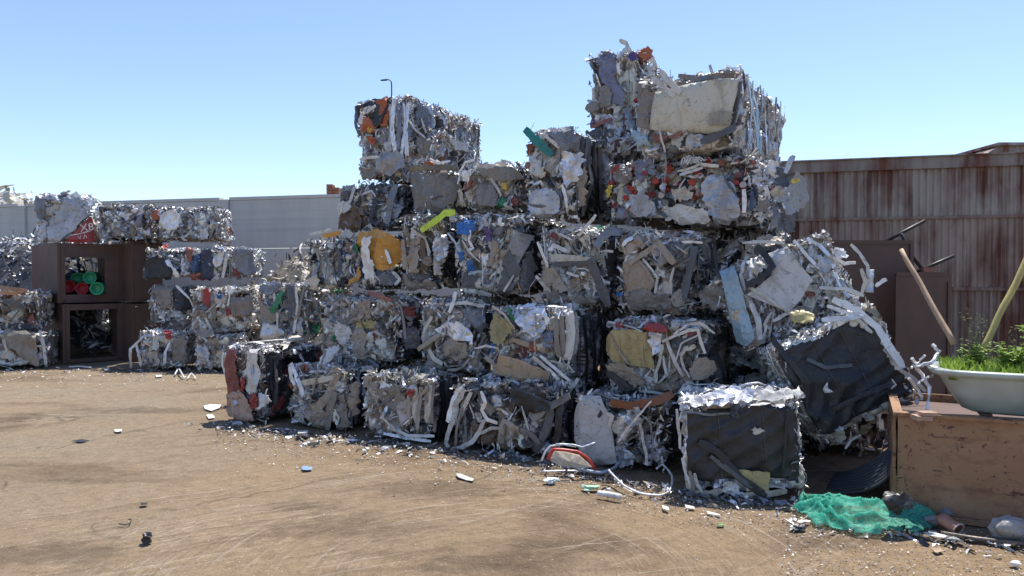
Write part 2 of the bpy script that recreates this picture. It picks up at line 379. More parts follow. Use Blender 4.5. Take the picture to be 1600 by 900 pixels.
# ------------------------------------------------------------------ the pressed block of a bale
def box_faces(w, d, h, step):
    nx = max(4, int(2 * w / step)); ny = max(4, int(2 * d / step)); nz = max(4, int(h / step))
    X = np.linspace(-w, w, nx + 1); Y = np.linspace(-d, d, ny + 1); Z = np.linspace(0, h, nz + 1)
    out = []
    def face(key, A, B, fn):
        a, b = np.meshgrid(A, B)          # rows follow B
        out.append((key, A, B, fn(a.ravel(), b.ravel())))
    face('front', X, Z, lambda a, b: np.stack([a, np.full_like(a, -d), b], 1))
    face('right', Y, Z, lambda a, b: np.stack([np.full_like(a, w), a, b], 1))
    face('left', Y[::-1], Z, lambda a, b: np.stack([np.full_like(a, -w), a, b], 1))
    face('top', X, Y, lambda a, b: np.stack([a, b, np.full_like(a, h)], 1))
    face('back', X[::-1][::2] if nx % 2 == 0 else X[::-1], Z, lambda a, b: np.stack([a, np.full_like(a, d), b], 1))
    face('under', X, Y[::-1], lambda a, b: np.stack([a, b, np.zeros_like(a)], 1))
    return out

def pressed_block(w, d, h, rng, palette, step=.016, cell=.1, rnd=.09, rough=1.0, lump=.035, skin=None, dark=False):
    faces = box_faces(w, d, h, step)
    area = 2 * (4 * w * d + 2 * w * h + 2 * d * h)
    K = int(min(900, area * 1.05 / (cell * cell)))
    # sites on the surface
    fs = rng.choice(5, K, p=np.array([w * h, d * h, d * h, 2 * w * d, w * h]) / (w * h * 2 + 2 * d * h + 2 * w * d))
    u = rng.uniform(-1, 1, K); v = rng.uniform(0, 1, K)
    s = np.zeros((K, 3))
    for k in range(K):
        s[k] = ((u[k] * w, -d, v[k] * h), (w, u[k] * d, v[k] * h), (-w, u[k] * d, v[k] * h), (u[k] * w, (v[k] * 2 - 1) * d, h), (u[k] * w, d, v[k] * h))[fs[k]]
    A = np.zeros((K, 3, 3)); kd = rng.normal(size=(K, 3)); grad = rng.normal(size=(K, 3)) * .16 * rough
    ba = rng.normal(1.4, .55); bdir = np.array([math.cos(ba), math.cos(ba) * .8, math.sin(ba)])
    for k in range(K):
        q = rng.normal(size=3)
        if rng.random() < .6: q = bdir + q * .28
        q /= np.linalg.norm(q); q2 = np.cross(q, rng.normal(size=3)); q2 /= np.linalg.norm(q2); q3 = np.cross(q, q2)
        el = rng.choice([1, 1.6, 3.0, 5.0, 9.0], p=[.15, .2, .25, .25, .15]); sc = math.exp(rng.normal(-.12, .4)) * cell
        A[k] = np.stack([q / (sc * math.sqrt(el)), q2 / (sc / math.sqrt(el)), q3 / (sc / math.sqrt(el))])
        kd[k] = (q2 * rng.uniform(.5, 1) + q3 * rng.uniform(-.5, .5)) * rng.uniform(60, 190)
    AT = A.transpose(2, 0, 1).reshape(3, K * 3).astype(np.float32)     # P @ AT -> (n, K*3)
    As = np.einsum('kij,kj->ki', A, s).reshape(-1).astype(np.float32)
    hs = rng.normal(0, .011, K) * rough
    deep = rng.random(K) < .2; hs[deep] -= rng.uniform(.03, .1, deep.sum()) * rough
    wam = np.where(rng.random(K) < .65, rng.uniform(.003, .012, K), .0015) * rough; ph = rng.uniform(0, 6.28, K)
    cols = np.array([pcol(pick('KDKDgK' + palette[:2] if dark and fs[i] == 1 else palette + 'LAWwTC', rng, .4), rng) for i in range(K)])  # right faces: gap shade and soot are put into darker colours
    seeds = [int(rng.integers(1 << 30)) for _ in range(8)]
    allco, allq, alltint, allsm, hts = [], [], [], [], {}
    base = 0
    hc = np.array([0, 0, h / 2])
    for key, Aa, Bb, P in faces:
        if key == 'back' or (key == 'under' and step > .02):
            co = np.array([(Aa.min(), Bb.min()), (Aa.max(), Bb.min()), (Aa.max(), Bb.max()), (Aa.min(), Bb.max())]); r_ = .05
            if key == 'under': r_ = .12
            if key == 'back': co4 = [(w - r_, d - r_, r_), (-w + r_, d - r_, r_), (-w + r_, d - r_, h - r_), (w - r_, d - r_, h - r_)]
            else: co4 = [(-w + r_, d - r_, r_), (w - r_, d - r_, r_), (w - r_, -d + r_, r_), (-w + r_, -d + r_, r_)]
            allco.append(np.array(co4)); allq.append(np.array([[0, 1, 2, 3]]) + base); alltint.append(cols[:1]); allsm.append(np.array([False])); base += 4; continue
        na, nb = len(Aa), len(Bb)
        inner = np.array([w - rnd, d - rnd, h / 2 - rnd])
        pc = P - hc; q = np.clip(pc, -inner, inner); dv = pc - q; n = dv / np.maximum(1e-6, np.linalg.norm(dv, axis=1))[:, None]
        Pr = q + n * rnd + hc
        g = lambda i, f, PP=P: wob(PP, np.random.default_rng(seeds[i]), f)
        big = lump * g(0, 3.2) + lump * .45 * g(1, 8)
        Pw = P + .022 * np.stack([g(2, 28), g(3, 28), g(4, 28)], 1) + .008 * np.stack([g(5, 90), g(6, 90), g(7, 90)], 1)
        d1 = np.empty(len(P), np.float32); d2 = np.empty(len(P), np.float32); idx = np.empty(len(P), np.int32)
        for c0 in range(0, len(P), 3000):
            T = Pw[c0:c0 + 3000].astype(np.float32) @ AT; T -= As; T *= T
            Dm = T.reshape(-1, K, 3).sum(2)
            i1 = Dm.argmin(1); r = np.arange(len(i1)); m1 = Dm[r, i1].copy(); Dm[r, i1] = 1e9; m2 = Dm.min(1)
            d1[c0:c0 + 3000] = np.sqrt(m1); d2[c0:c0 + 3000] = np.sqrt(m2); idx[c0:c0 + 3000] = i1
        rel = P - s[idx]
        ht = hs[idx] + np.clip((grad[idx] * rel).sum(1), -.04, .04)
        arg = (kd[idx] * P).sum(1) + ph[idx] + 1.5 * g(2, 14)
        ht += wam[idx] * (1 - 2 * np.abs(np.sin(arg / 2)))
        edge = np.clip((d2 - d1) / .22, 0, 1)
        ht -= .014 * rough * (1 - edge) ** 1.5
        if skin is not None and key == skin[0]:
            # one smooth film lies over most of this face
            mk = skin[1](P, g)
            ht = ht * (1 - mk) + mk * (.008 + .014 * g(3, 6) + .009 * (1 - 2 * np.abs(np.sin(9 * P[:, 0] + 7 * P[:, 2] + 3.0 * g(4, 5)))) + .005 * (1 - 2 * np.abs(np.sin(-13 * P[:, 0] + 19 * P[:, 2] + 4 * g(2, 6)))))
        ht -= .02 * rough
        ht -= .035 * np.clip(1 - P[:, 2] / .1, 0, 1) ** 2
        out = Pr + n * (ht + big * (.35 + .65 * np.clip(P[:, 2] / .12, 0, 1)))[:, None]
        out[:, 2] = np.maximum(out[:, 2], -.015)
        ii = np.arange(na * nb).reshape(nb, na)
        Q = np.stack([ii[:-1, :-1], ii[:-1, 1:], ii[1:, 1:], ii[1:, :-1]], -1).reshape(-1, 4)
        ci = idx[Q]; same = (ci == ci[:, :1]).all(1)
        tint = cols[ci[:, 0]]
        if skin is not None and key == skin[0]:
            mq = mk[Q].mean(1)[:, None]; tint = np.where(mq > .5, np.array(skin[2])[None, :], tint); same = same | (mq[:, 0] > .5)
        allco.append(out); allq.append(Q + base); alltint.append(tint); allsm.append(same); base += len(P)
        off = {'front': -(out[:, 1] + d), 'right': out[:, 0] - w, 'left': -(out[:, 0] + w), 'top': out[:, 2] - h}.get(key)
        if off is not None: hts[key] = (Aa, Bb, off.reshape(nb, na))
    me = fast_mesh('pressed_block', np.concatenate(allco), np.concatenate(allq), np.concatenate(alltint), np.concatenate(allsm))
    return me, hts

FR = {'front': lambda w, d, h: (Vector((0, -d, 0)), Vector((1, 0, 0)), Vector((0, 0, 1)), Vector((0, -1, 0))),
      'right': lambda w, d, h: (Vector((w, 0, 0)), Vector((0, 1, 0)), Vector((0, 0, 1)), Vector((1, 0, 0))),
      'left': lambda w, d, h: (Vector((-w, 0, 0)), Vector((0, -1, 0)), Vector((0, 0, 1)), Vector((-1, 0, 0))),
      'top': lambda w, d, h: (Vector((0, 0, h)), Vector((1, 0, 0)), Vector((0, 1, 0)), Vector((0, 0, 1)))}
class Face:
    def __init__(s, key, w, d, h, hts):
        s.O, s.U, s.V, s.N = FR[key](w, d, h); s.A, s.B, s.Hh = hts[key]; s.key = key
        s.a0, s.a1 = (-w, w) if key in ('front', 'top') else (-d, d); s.b0, s.b1 = (-d, d) if key == 'top' else (0, h)
    def h(s, a, b, r=1):
        A = s.A if s.A[0] < s.A[-1] else -s.A
        if r == 0:
            i = int((a - A[0]) / (A[-1] - A[0]) * (len(A) - 1) + .5); j = int((b - s.B[0]) / (s.B[-1] - s.B[0]) * (len(s.B) - 1) + .5)
            return float(s.Hh[min(max(j, 0), len(s.B) - 1), min(max(i, 0), len(A) - 1)])
        i = int(round((a - A[0]) / (A[-1] - A[0]) * (len(A) - 1))); j = int(round((b - s.B[0]) / (s.B[-1] - s.B[0]) * (len(s.B) - 1)))
        i = min(max(i, 0), len(A) - 1); j = min(max(j, 0), len(s.B) - 1)
        return float(s.Hh[max(0, j - r):j + r + 1, max(0, i - r):i + r + 1].max())
    def P(s, a, b, hh): return s.O + s.U * a + s.V * b + s.N * hh

def inside(poly, x, y):
    c = False; n = len(poly)
    for i in range(n):
        a, b = poly[i], poly[i - 1]
        if (a[1] > y) != (b[1] > y) and x < (b[0] - a[0]) * (y - a[1]) / (b[1] - a[1]) + a[0]: c = not c
    return c
def panel(face, pts, rng, crumple=.012, rise=.004, ragged=.01, fold=.008):
    "crushed sheet with the given outline (a, b), creased and pressed on the face; rim turned back into the bale"
    pts = [Vector((p[0], p[1])) for p in pts]
    if ragged > .004:          # torn outline: every longer edge gets a notch or a tooth
        o_ = []
        for i in range(len(pts)):
            p, q = pts[i], pts[(i + 1) % len(pts)]; e = q - p; o_.append(p)
            if e.length > .045: nr = Vector((e.y, -e.x)); t = rng.uniform(.2, .7); o_.append(p + e * t + nr * rng.uniform(-.13, .04)); 
            if e.length > .09: o_.append(p + e * min(.92, t + rng.uniform(.04, .2)) + nr * rng.uniform(-.05, .07))
        pts = o_
    c = sum(pts, Vector((0, 0))) / len(pts); size = max((p - c).length for p in pts)
    per = sum((pts[i] - pts[i - 1]).length for i in range(len(pts))); gap = max(.02, size * .13); bd = []
    for i in range(len(pts)):
        p, q = pts[i], pts[(i + 1) % len(pts)]; m = max(1, round((q - p).length / gap)); nr = (q - p).normalized(); nr = Vector((nr.y, -nr.x))
        for k in range(m):
            x = p.lerp(q, (k + (rng.uniform(-.3, .3) if k else 0)) / m)
            if k: x = x + nr * rng.normal() * ragged * 1.1
            bd.append(x)
    xs = [p.x for p in bd]; ys = [p.y for p in bd]; x0, x1, y0, y1 = min(xs), max(xs), min(ys), max(ys); ins = []
    nx = max(2, int((x1 - x0) / gap)); ny = max(2, int((y1 - y0) / gap))
    for a in range(nx):
        for b in range(ny):
            x, y = x0 + (a + rng.uniform(.05, .95)) * (x1 - x0) / nx, y0 + (b + rng.uniform(.05, .95)) * (y1 - y0) / ny
            if inside(bd, x, y) and min((Vector((x, y)) - p).length for p in bd) > gap * .35: ins.append(Vector((x, y)))
    nb = len(bd)
    vo, eo, fo, ov, _, _ = delaunay_2d_cdt(bd + ins, [(i, (i + 1) % nb) for i in range(nb)], [], 0, 1e-6, True)
    fo = [t for t in fo if inside(bd, sum(vo[q].x for q in t) / len(t), sum(vo[q].y for q in t) / len(t))]
    P2 = np.array([(v.x, v.y) for v in vo]); n = len(P2)
    hsamp = sorted(face.h(v[0], v[1], 1) for v in P2); lo = hsamp[int((len(hsamp) - 1) * .85)]
    z = np.zeros(n)
    for _ in range(5):
        an = rng.uniform(0, 3.14); k = np.array([math.cos(an), math.sin(an)]); wl = rng.uniform(.5, 2.2) * size; t = (P2 @ k) / wl + rng.uniform(0, 1); t = t - np.floor(t)
        z += (np.abs(t * 2 - 1) - .5) * crumple * .75
    z += rng.normal(0, crumple * .16, n) + lo + rise
    tl = rng.normal(0, .035, 2) * (crumple / .014); z += np.clip((P2 - np.array((c.x, c.y))) @ tl, -.02, .02)
    for i, p in enumerate(P2):
        e = min(p[0] - face.a0, face.a1 - p[0], p[1] - face.b0, face.b1 - p[1])
        if e < .05: z[i] -= (.05 - e) * .9
    rel = P2 - np.array((c.x, c.y)); rr = np.linalg.norm(rel, axis=1) / size; an = np.arctan2(rel[:, 1], rel[:, 0]); q0, q1 = rng.uniform(0, 6.28, 2)
    z += np.clip(rr, 0, 1) ** 4 * crumple * (1.1 * np.sin(an + q0) + .9 * np.sin(2 * an + q1))
    verts = [face.P(P2[i][0], P2[i][1], z[i]) for i in range(n)]
    f = [tuple(t) for t in fo]
    cnt = {}
    for t in f:
        for a in range(len(t)): e = (t[a], t[(a + 1) % len(t)]); cnt[e] = 1
    rim = [e for e in cnt if (e[1], e[0]) not in cnt]; mp = {}
    for a, b in rim:
        for q in (a, b):
            if q not in mp: mp[q] = len(verts); verts.append(face.P(P2[q][0], P2[q][1], z[q] - fold))
    f += [(b, a, mp[a], mp[b]) for a, b in rim]
    return verts, f, len(rim)

def ribbon(face, pts, width, rng, thick=.004, rise=.012, free=0.0, twist=.5, taper=0):
    "bent strip along (a, b) points, lying on the face; free lifts its ends"
    pts = [Vector((p[0], p[1], p[2] if len(p) > 2 else 0)) for p in pts]
    dense = []
    for i in range(len(pts) - 1):
        L_ = (pts[i + 1] - pts[i]).length; m = max(2, min(8, int(L_ / .04)))
        dense += [pts[i].lerp(pts[i + 1], k / m) for k in range(m)]
    dense.append(pts[-1]); n = len(dense)
    hh = [face.h(p.x, p.y) for p in dense]
    hh = [max(hh[max(0, i - 2):i + 3]) for i in range(n)]
    hh = [sum(hh[max(0, i - 2):i + 3]) / len(hh[max(0, i - 2):i + 3]) for i in range(n)]
    C = [face.P(p.x + rng.normal() * .002, p.y + rng.normal() * .002, hh[i] + rise + p.z + free * abs(2 * i / (n - 1) - 1) ** 2) for i, p in enumerate(dense)]
    V = []; tw = rng.uniform(-twist, twist); tw1 = rng.uniform(-twist, twist)
    for i, p in enumerate(C):
        t = (C[min(i + 1, n - 1)] - C[max(0, i - 1)]).normalized(); sd = t.cross(face.N)
        if sd.length < .05: sd = face.U.copy()
        sd.normalize(); no = sd.cross(t); a = tw + (tw1 - tw) * i / (n - 1)
        s2 = sd * math.cos(a) + no * math.sin(a); n2 = no * math.cos(a) - sd * math.sin(a)
        ww = width * (1 - taper * i / (n - 1)) * (1 + rng.uniform(-.2, .12)) * (.7 if i in (0, n - 1) else 1)
        V += [p - s2 * ww / 2 - n2 * thick, p - s2 * ww / 2 + n2 * thick, p + n2 * (thick + width * .015), p + s2 * ww / 2 + n2 * thick, p + s2 * ww / 2 - n2 * thick]
    f = [(i * 5 + k, i * 5 + (k + 1) % 5, (i + 1) * 5 + (k + 1) % 5, (i + 1) * 5 + k) for i in range(n - 1) for k in range(5)]
    f += [tuple(range(5))[::-1], tuple((n - 1) * 5 + k for k in range(5))]
    return V, f

def lid(face, a, b, r, rng, rise=.01):
    K = 10; hh = face.h(a, b) + rise; ta, tb = rng.normal(0, .3, 2); V = [face.P(a, b, hh - .003)]
    for rr, z in ((.55, -.002), (.8, 0), (.9, .006), (1, .004), (1.0, -.02)):
        for k in range(K):
            an = 6.283 * k / K; x, y = rr * r * math.cos(an), rr * r * math.sin(an) * .9
            V.append(face.P(a + x, b + y, hh + z + x * ta + y * tb))
    f = [(0, 1 + k, 1 + (k + 1) % K) for k in range(K)]
    for q in range(4): f += [(1 + q * K + k, 1 + (q + 1) * K + k, 1 + (q + 1) * K + (k + 1) % K, 1 + q * K + (k + 1) % K) for k in range(K)]
    return V, f

def loose_scrap(faces, rng, palette, n, wmax=.03, lmax=.2, edge=.22, lift=.5, bend=1.0, grain=None):
    "hundreds of torn strips and shards in one mesh"
    NS = 5; V = np.zeros((n, NS, 2, 3), np.float32); T = np.zeros((n, 4))
    ar = np.array([float((f.a1 - f.a0) * (f.b1 - f.b0)) for f in faces]); ar /= ar.sum()
    for i in range(n):
        f = faces[rng.choice(len(faces), p=ar)]
        a = rng.uniform(f.a0, f.a1); b = rng.uniform(f.b0, f.b1)
        if rng.random() < edge and f.key != 'heap':
            q = rng.random()
            if f.key == 'top':
                b = f.b0 + abs(rng.normal()) * .07 if q < .6 else b
                a = f.a1 - abs(rng.normal()) * .06 if q > .6 else a
            elif q < .62: b = f.b1 - abs(rng.normal()) * .06
            elif q < .8: a = f.a0 + abs(rng.normal()) * .05
            elif q < .93: a = f.a1 - abs(rng.normal()) * .05
            else: b = f.b0 + abs(rng.normal()) * .05
        ang = rng.uniform(0, 6.28) if grain is None or rng.random() < .35 or f.key == 'top' else grain + rng.normal(0, .3)
        L_ = rng.uniform(.03, lmax) * rng.uniform(.4, 1); wd = rng.uniform(.25, 1) * wmax
        heap = f.key == 'heap'; cur = rng.normal(0, 1.1) * bend; el = rng.normal(0, .3) * lift; roll = rng.normal(0, .6)
        if not heap and rng.random() < .93:
            ca, sa = abs(math.cos(ang)) + 1e-4, abs(math.sin(ang)) + 1e-4
            L_ = min(L_, max(.03, 2 * min((a - f.a0) / ca, (f.a1 - a) / ca, (b - f.b0) / sa, (f.b1 - b) / sa) + .03))
        sg = L_ / (NS - 1); a -= math.cos(ang) * L_ * .5; b -= math.sin(ang) * L_ * .5; z_ = rng.uniform(-.004, .012); hp = None
        if heap: p = f.P(a, b, f.h(a, b, 0) + z_)
        for k in range(NS):
            dr = f.U * math.cos(ang) + f.V * math.sin(ang); dr = dr * math.cos(el) + f.N * math.sin(el)
            if not heap:
                hv = f.h(a, b, 0); hp = hv if hp is None else max(hv, hp * .6 + hv * .4); p = f.P(a, b, hp + z_)
            sd = dr.cross(f.N).normalized(); no = sd.cross(dr); s2 = sd * math.cos(roll) + no * math.sin(roll)
            hw = wd * .5 * (1 if 0 < k < NS - 1 else rng.uniform(.3, 1))
            V[i, k, 0] = p - s2 * hw; V[i, k, 1] = p + s2 * hw
            if heap: p = p + dr * sg
            else: a += math.cos(ang) * sg; b += math.sin(ang) * sg; z_ += math.sin(el) * sg
            ang += cur / NS + rng.normal(0, .22) * bend; el += rng.normal(0, .25) * lift; roll += rng.normal(0, .35)
        T[i] = pcol(pick(palette, rng), rng)
    b = (np.arange(n) * NS * 2)[:, None, None] + (np.arange(NS - 1) * 2)[None, :, None] + np.array([0, 1, 3, 2])[None, None, :]
    return fast_mesh('loose_scrap', V.reshape(-1, 3), b.reshape(-1, 4), np.repeat(T, NS - 1, 0), False)

EXTRA = {}      # per bale: hero pieces, filled from table below
BALES = {}
def make_bale(key, box, D, yaw=-27, L=1.05, roll=0, tilt=0, pal='LLAAgWwTD', seed=1, label='', group=None, cell=.092, step=None, parts=18,
              rough=1.15, lump=.036, skin=None, loose=None, rnd=.13, sides=('front', 'right', 'top'), heroes=(), lids='', lmax=.2, strips=.5, lp=None, dark=None):
    rng = np.random.default_rng(seed * 977 + 13)
    if roll == 0 and D < 12: yaw += float(np.random.default_rng(seed * 31 + 5).uniform(-4.5, 4.5))
    xl, xr, yt, yb = box; ym = (yt + yb) / 2; xm = (xl + xr) / 2
    P = at(xm, ym, D); th = R(yaw); dx, dy = math.cos(th), math.sin(th)
    def tpar(px):
        k = (px - 800) / F * 1.0
        return (k * P.y - P.x) / (dx - k * dy)
    t0, t1 = tpar(xl), tpar(xr); W = t1 - t0; mid = (t0 + t1) / 2
    z0 = at(xm, yb, D).z; z1 = at(xm, yt, D).z
    if abs(z0) < .12 and not roll: z0 = -.01
    H = z1 - z0; Dp = L
    fc = Vector((P.x + mid * dx, P.y + mid * dy, z0)); nrm = Vector((math.sin(th), -math.cos(th), 0))
    org = fc - nrm * (Dp / 2)
    # rotation about the middle of the front, then origin at the bottom centre
    Mw = Matrix.Rotation(th, 4, 'Z')
    if roll or tilt:
        cz = Vector((0, -Dp / 2, H / 2))
        Rl = Matrix.Translation(cz) @ Euler((R(tilt), R(-roll), 0), 'XYZ').to_matrix().to_4x4() @ Matrix.Translation(-cz)
    else: Rl = Matrix.Identity(4)
    MW = Matrix.Translation(org) @ Mw @ Rl
    root = empty('scrap_bale'); root.matrix_world = MW
    root.rotation_euler = MW.to_euler(); root.location = MW.translation
    tag(root, label, 'bale', group)
    w, d, h = W / 2, Dp / 2, H
    if dark is None: dark = D < 10 and not roll and key not in ('F1', 'F3', 'E5', 'B6', 'F2')  # bales whose right face has gap shade in its colours
    if step is None: step = .0145 if D < 9 else .024
    grain = np.random.default_rng(seed * 7 + 1).normal(1.4, .6); cell *= 1.3
    sk = None
    if skin: sk = (skin[0], skin[1], skin[2])
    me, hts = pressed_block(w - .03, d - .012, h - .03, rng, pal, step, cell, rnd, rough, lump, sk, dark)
    link('pressed_block', me, M_SCRAP, root)
    fs = {k: Face(k, w - .03, d - .012, h - .03, hts) for k in ('front', 'right', 'left', 'top')}
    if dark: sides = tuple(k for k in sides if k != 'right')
    n = loose if loose is not None else (300 if D < 9.6 else 190)
    lp = lp or pal
    lm = loose_scrap([fs[k] for k in sides], rng, lp + 'WwLL', n, .034 if D < 9.6 else .04, lmax)
    lo = link('loose_scrap', lm, M_SCRAP, root); lo['kind'] = 'stuff'
    fl = link('slivers', loose_scrap([fs[k] for k in sides], rng, lp + 'WLwTAWCwgD', int(n * .85), .028 if D < 9.6 else .03, .34, .1, .25, .3, grain), M_SCRAP, root); fl['kind'] = 'stuff'
    MI = MW.inverted(); cam_l = MI @ Vector((0, 0, CAMZ))
    def local(px, py, face, off=0):
        f = fs[face]; dl = (MI.to_3x3() @ ray(px, py))
        den = dl.dot(f.N); t = (f.O + f.N * off - cam_l).dot(f.N) / den
        p = cam_l + dl * t - f.O
        return (p.dot(f.U), p.dot(f.V))
    BALES[key] = (root, fs, local, MW, D)
    # measured pieces
    pxm = D / F
    for hr in heroes:
        kind, ch, pts = hr[0], hr[1], hr[2]; op = hr[3] if len(hr) > 3 else {}
        face = op.get('face', 'front'); f = fs[face]; q = [local(x, y, face) for x, y in pts]
        if face != 'front': q = [(min(max(a_, f.a0 + .02), f.a1 - .02), min(max(b_, f.b0 - .05), f.b1 + .02)) for a_, b_ in q]
        if face == 'right' and max(a_ for a_, b_ in q) > f.a1 - .03: continue
        col = pcol(ch) if isinstance(ch, str) else ch; name = op.get('name')
        if kind == 'p':
            v, fa, nr_ = panel(f, q, rng, op.get('cr', .022), op.get('rise', .008) + .006, op.get('rag', .011), op.get('fold', .009))
            o = pyobj(name or 'crushed_sheet', v, fa, M_PIECE, root, col, op.get('smooth', rng.random() < .12), flat_last=nr_)
        elif kind == 's':
            v, fa = ribbon(f, q, op.get('w', 8) * pxm, rng, op.get('th', .004), op.get('rise', .014), op.get('free', 0), op.get('tw', .4), op.get('taper', 0))
            o = pyobj(name or 'metal_strip', v, fa, M_PIECE, root, col)
        elif kind == 't':
            r = op.get('w', 4) * pxm / 2; C = []
            for i in range(len(q) - 1):
                m = 3
                C += [Vector(q[i]).lerp(Vector(q[i + 1]), k / m) for k in range(m)]
            C.append(Vector(q[-1])); hh = [f.h(c.x, c.y, 2) for c in C]; off = op.get('lift')
            base_h = max(sorted(hh)[:max(1, int(len(hh) * .8))])
            pt = [f.P(c.x, c.y, (base_h if off is None else off) + r + .004) for c in C]
            o = MB().tube(pt, r, 6).obj(name or 'bent_tube', M_PIECE, root, col, True)
        elif kind == 'l':
            v, fa = lid(f, q[0][0], q[0][1], op.get('w', 9) * pxm / 2, rng)
            o = pyobj(name or 'can_lid', v, fa, M_PIECE, root, col, True)
        if op.get('label'): o['label'] = op['label']
    # the rest of the pieces one can pick out, scattered over the faces
    ar = [(fs[k].a1 - fs[k].a0) * (fs[k].b1 - fs[k].b0) * (.6 if k == 'top' else 1) * (.55 if k == 'right' else 1) for k in sides]; sa = sum(ar)
    for k in range(int(parts * .55) + (7 if D < 9.6 and not skin else 3)):
        f = fs[sides[rng.choice(len(sides), p=[x / sa for x in ar])]]
        a = rng.uniform(f.a0 + .05, f.a1 - .05); b = rng.uniform(f.b0 + .04, f.b1 - .03); ch = pick(lp, rng, .22)
        if ch == 'K' and rng.random() < .5: ch = 'A'
        col = pcol(ch, rng); an = rng.uniform(0, 3.14)
        if k < int(parts * .55) and rng.random() < strips:
            L_ = rng.uniform(.14, .5); c = rng.normal(0, .1) if rng.random() < .75 else rng.normal(0, .7); q = []
            x, y = a - math.cos(an) * L_ / 2, b - math.sin(an) * L_ / 2
            for i in range(4):
                q.append((min(max(x, f.a0 - .02), f.a1 + .03), min(max(y, f.b0 + .02), f.b1 + .02))); x += math.cos(an) * L_ / 3; y += math.sin(an) * L_ / 3; an += c + rng.normal(0, .08)
            if rng.random() < .25:
                C = [f.P(p[0], p[1], f.h(p[0], p[1], 2) + .012) for p in q]
                MB().tube(C, rng.uniform(.004, .011), 5).obj('bent_tube', M_PIECE, root, col, True)
            else:
                v, fa = ribbon(f, q, rng.uniform(.012, .045), rng, .0022, rng.uniform(.004, .02), rng.choice([0, 0, .03]), .7)
                pyobj('metal_strip', v, fa, M_PIECE, root, col)
        else:
            m = rng.integers(3, 8); big_ = k >= int(parts * .55); r0 = rng.uniform(.11, .19) if big_ else rng.uniform(.05, .12); el = rng.uniform(.3, .8); q = []
            if big_: col = pcol('LLAAAwTL'[rng.integers(8)], rng)
            for i in range(m):
                aa = 6.283 * (i + rng.uniform(-.3, .3)) / m; k_ = rng.uniform(.45, 1.35) if m > 4 else rng.uniform(.8, 1.3); x, y = r0 * math.cos(aa) * k_, r0 * el * math.sin(aa) * k_
                q.append((min(max(a + x * math.cos(an) - y * math.sin(an), f.a0 + .005), f.a1 - .005), min(max(b + x * math.sin(an) + y * math.cos(an), f.b0 + .01), f.b1 - .005)))
            v, fa, nr_ = panel(f, q, rng, .05 if big_ else rng.uniform(.014, .04), rng.uniform(-.045, -.02) if big_ else rng.uniform(.0, .016), .008, .008)
            pyobj('crushed_sheet', v, fa, M_PIECE, root, col, rng.random() < .1, flat_last=nr_)
    for ch, cnt, zone in lids:
        for k in range(cnt):
            f = fs['front']; a = f.a0 + (f.a1 - f.a0) * rng.uniform(zone[0], zone[1]); b = f.b1 * rng.uniform(zone[2], zone[3])
            v, fa = lid(f, a, b, rng.uniform(.022, .036), rng, rng.uniform(.004, .03)); pyobj('can_lid', v, fa, M_PIECE, root, pcol(ch, rng), True)
    # binding wires round the bale
    wires = 2 if D < 9.5 else 0
    for k in range(wires):
        a = (f0 := fs['front']).a0 + (f0.a1 - f0.a0) * (.3 + .4 * k + rng.uniform(-.08, .08)); C = []
        for i in range(9): b = fs['front'].b1 * (i + .5) / 9; C.append(fs['front'].P(a + rng.normal() * .004, b, fs['front'].h(a, b, 1) + .004))
        for i in range(7): b = -d + 2 * d * (i + .5) / 7; C.append(fs['top'].P(a + rng.normal() * .004, b, fs['top'].h(a, b, 1) + .004))
        MB().tube(C, .0028, 4, caps=False).obj('baling_wire', M_PIECE, root, (.12, .1, .085, .6))
    print('BALE %-3s W%.2f H%.2f z%.2f..%.2f X%.2f D%.2f' % (key, W, H, z0, z1, P.x, D))
    return root

# ------------------------------------------------------------------ ground: one sheet to the horizon
def build_ground():
    rng = np.random.default_rng(5)
    def axis(lo, hi, fine0, fine1, st):
        a = list(np.arange(fine0, fine1, st)); x = fine0; d = st; L_ = []
        while x > lo: d *= 1.25; x -= d; L_.append(x)
        x = a[-1]; d = st; Rr = []
        while x < hi: d *= 1.25; x += d; Rr.append(x)
        return np.array(L_[::-1] + a + Rr)
    X = axis(-900, 900, -9, 5, .045); Y = axis(-300, 1800, 2.5, 14, .045)
    gx, gy = np.meshgrid(X, Y); P = np.stack([gx.ravel(), gy.ravel()], 1)
    z = .006 * wob(P, rng, 3) + .004 * wob(P, rng, 11) + .0025 * wob(P, rng, 34) + .002 * wob(P, rng, 70)
    r = np.hypot(P[:, 0] + .1, P[:, 1] - 4.2); z += .0035 * np.sin(r * 32 + wob(P, rng, 2)) * np.exp(-((r - 1.6) / .7) ** 2)
    fl = np.exp(-np.maximum(0, np.hypot(P[:, 0], P[:, 1]) - 20) / 5); z = z * fl - .012
    n = len(X); ii = np.arange(len(P)).reshape(len(Y), n)
    Q = np.stack([ii[:-1, :-1], ii[:-1, 1:], ii[1:, 1:], ii[1:, :-1]], -1).reshape(-1, 4)
    me = fast_mesh('ground', np.column_stack([P, z]), Q, None, True)
    tag(link('ground', me, M_GROUND), kind='structure')
build_ground()

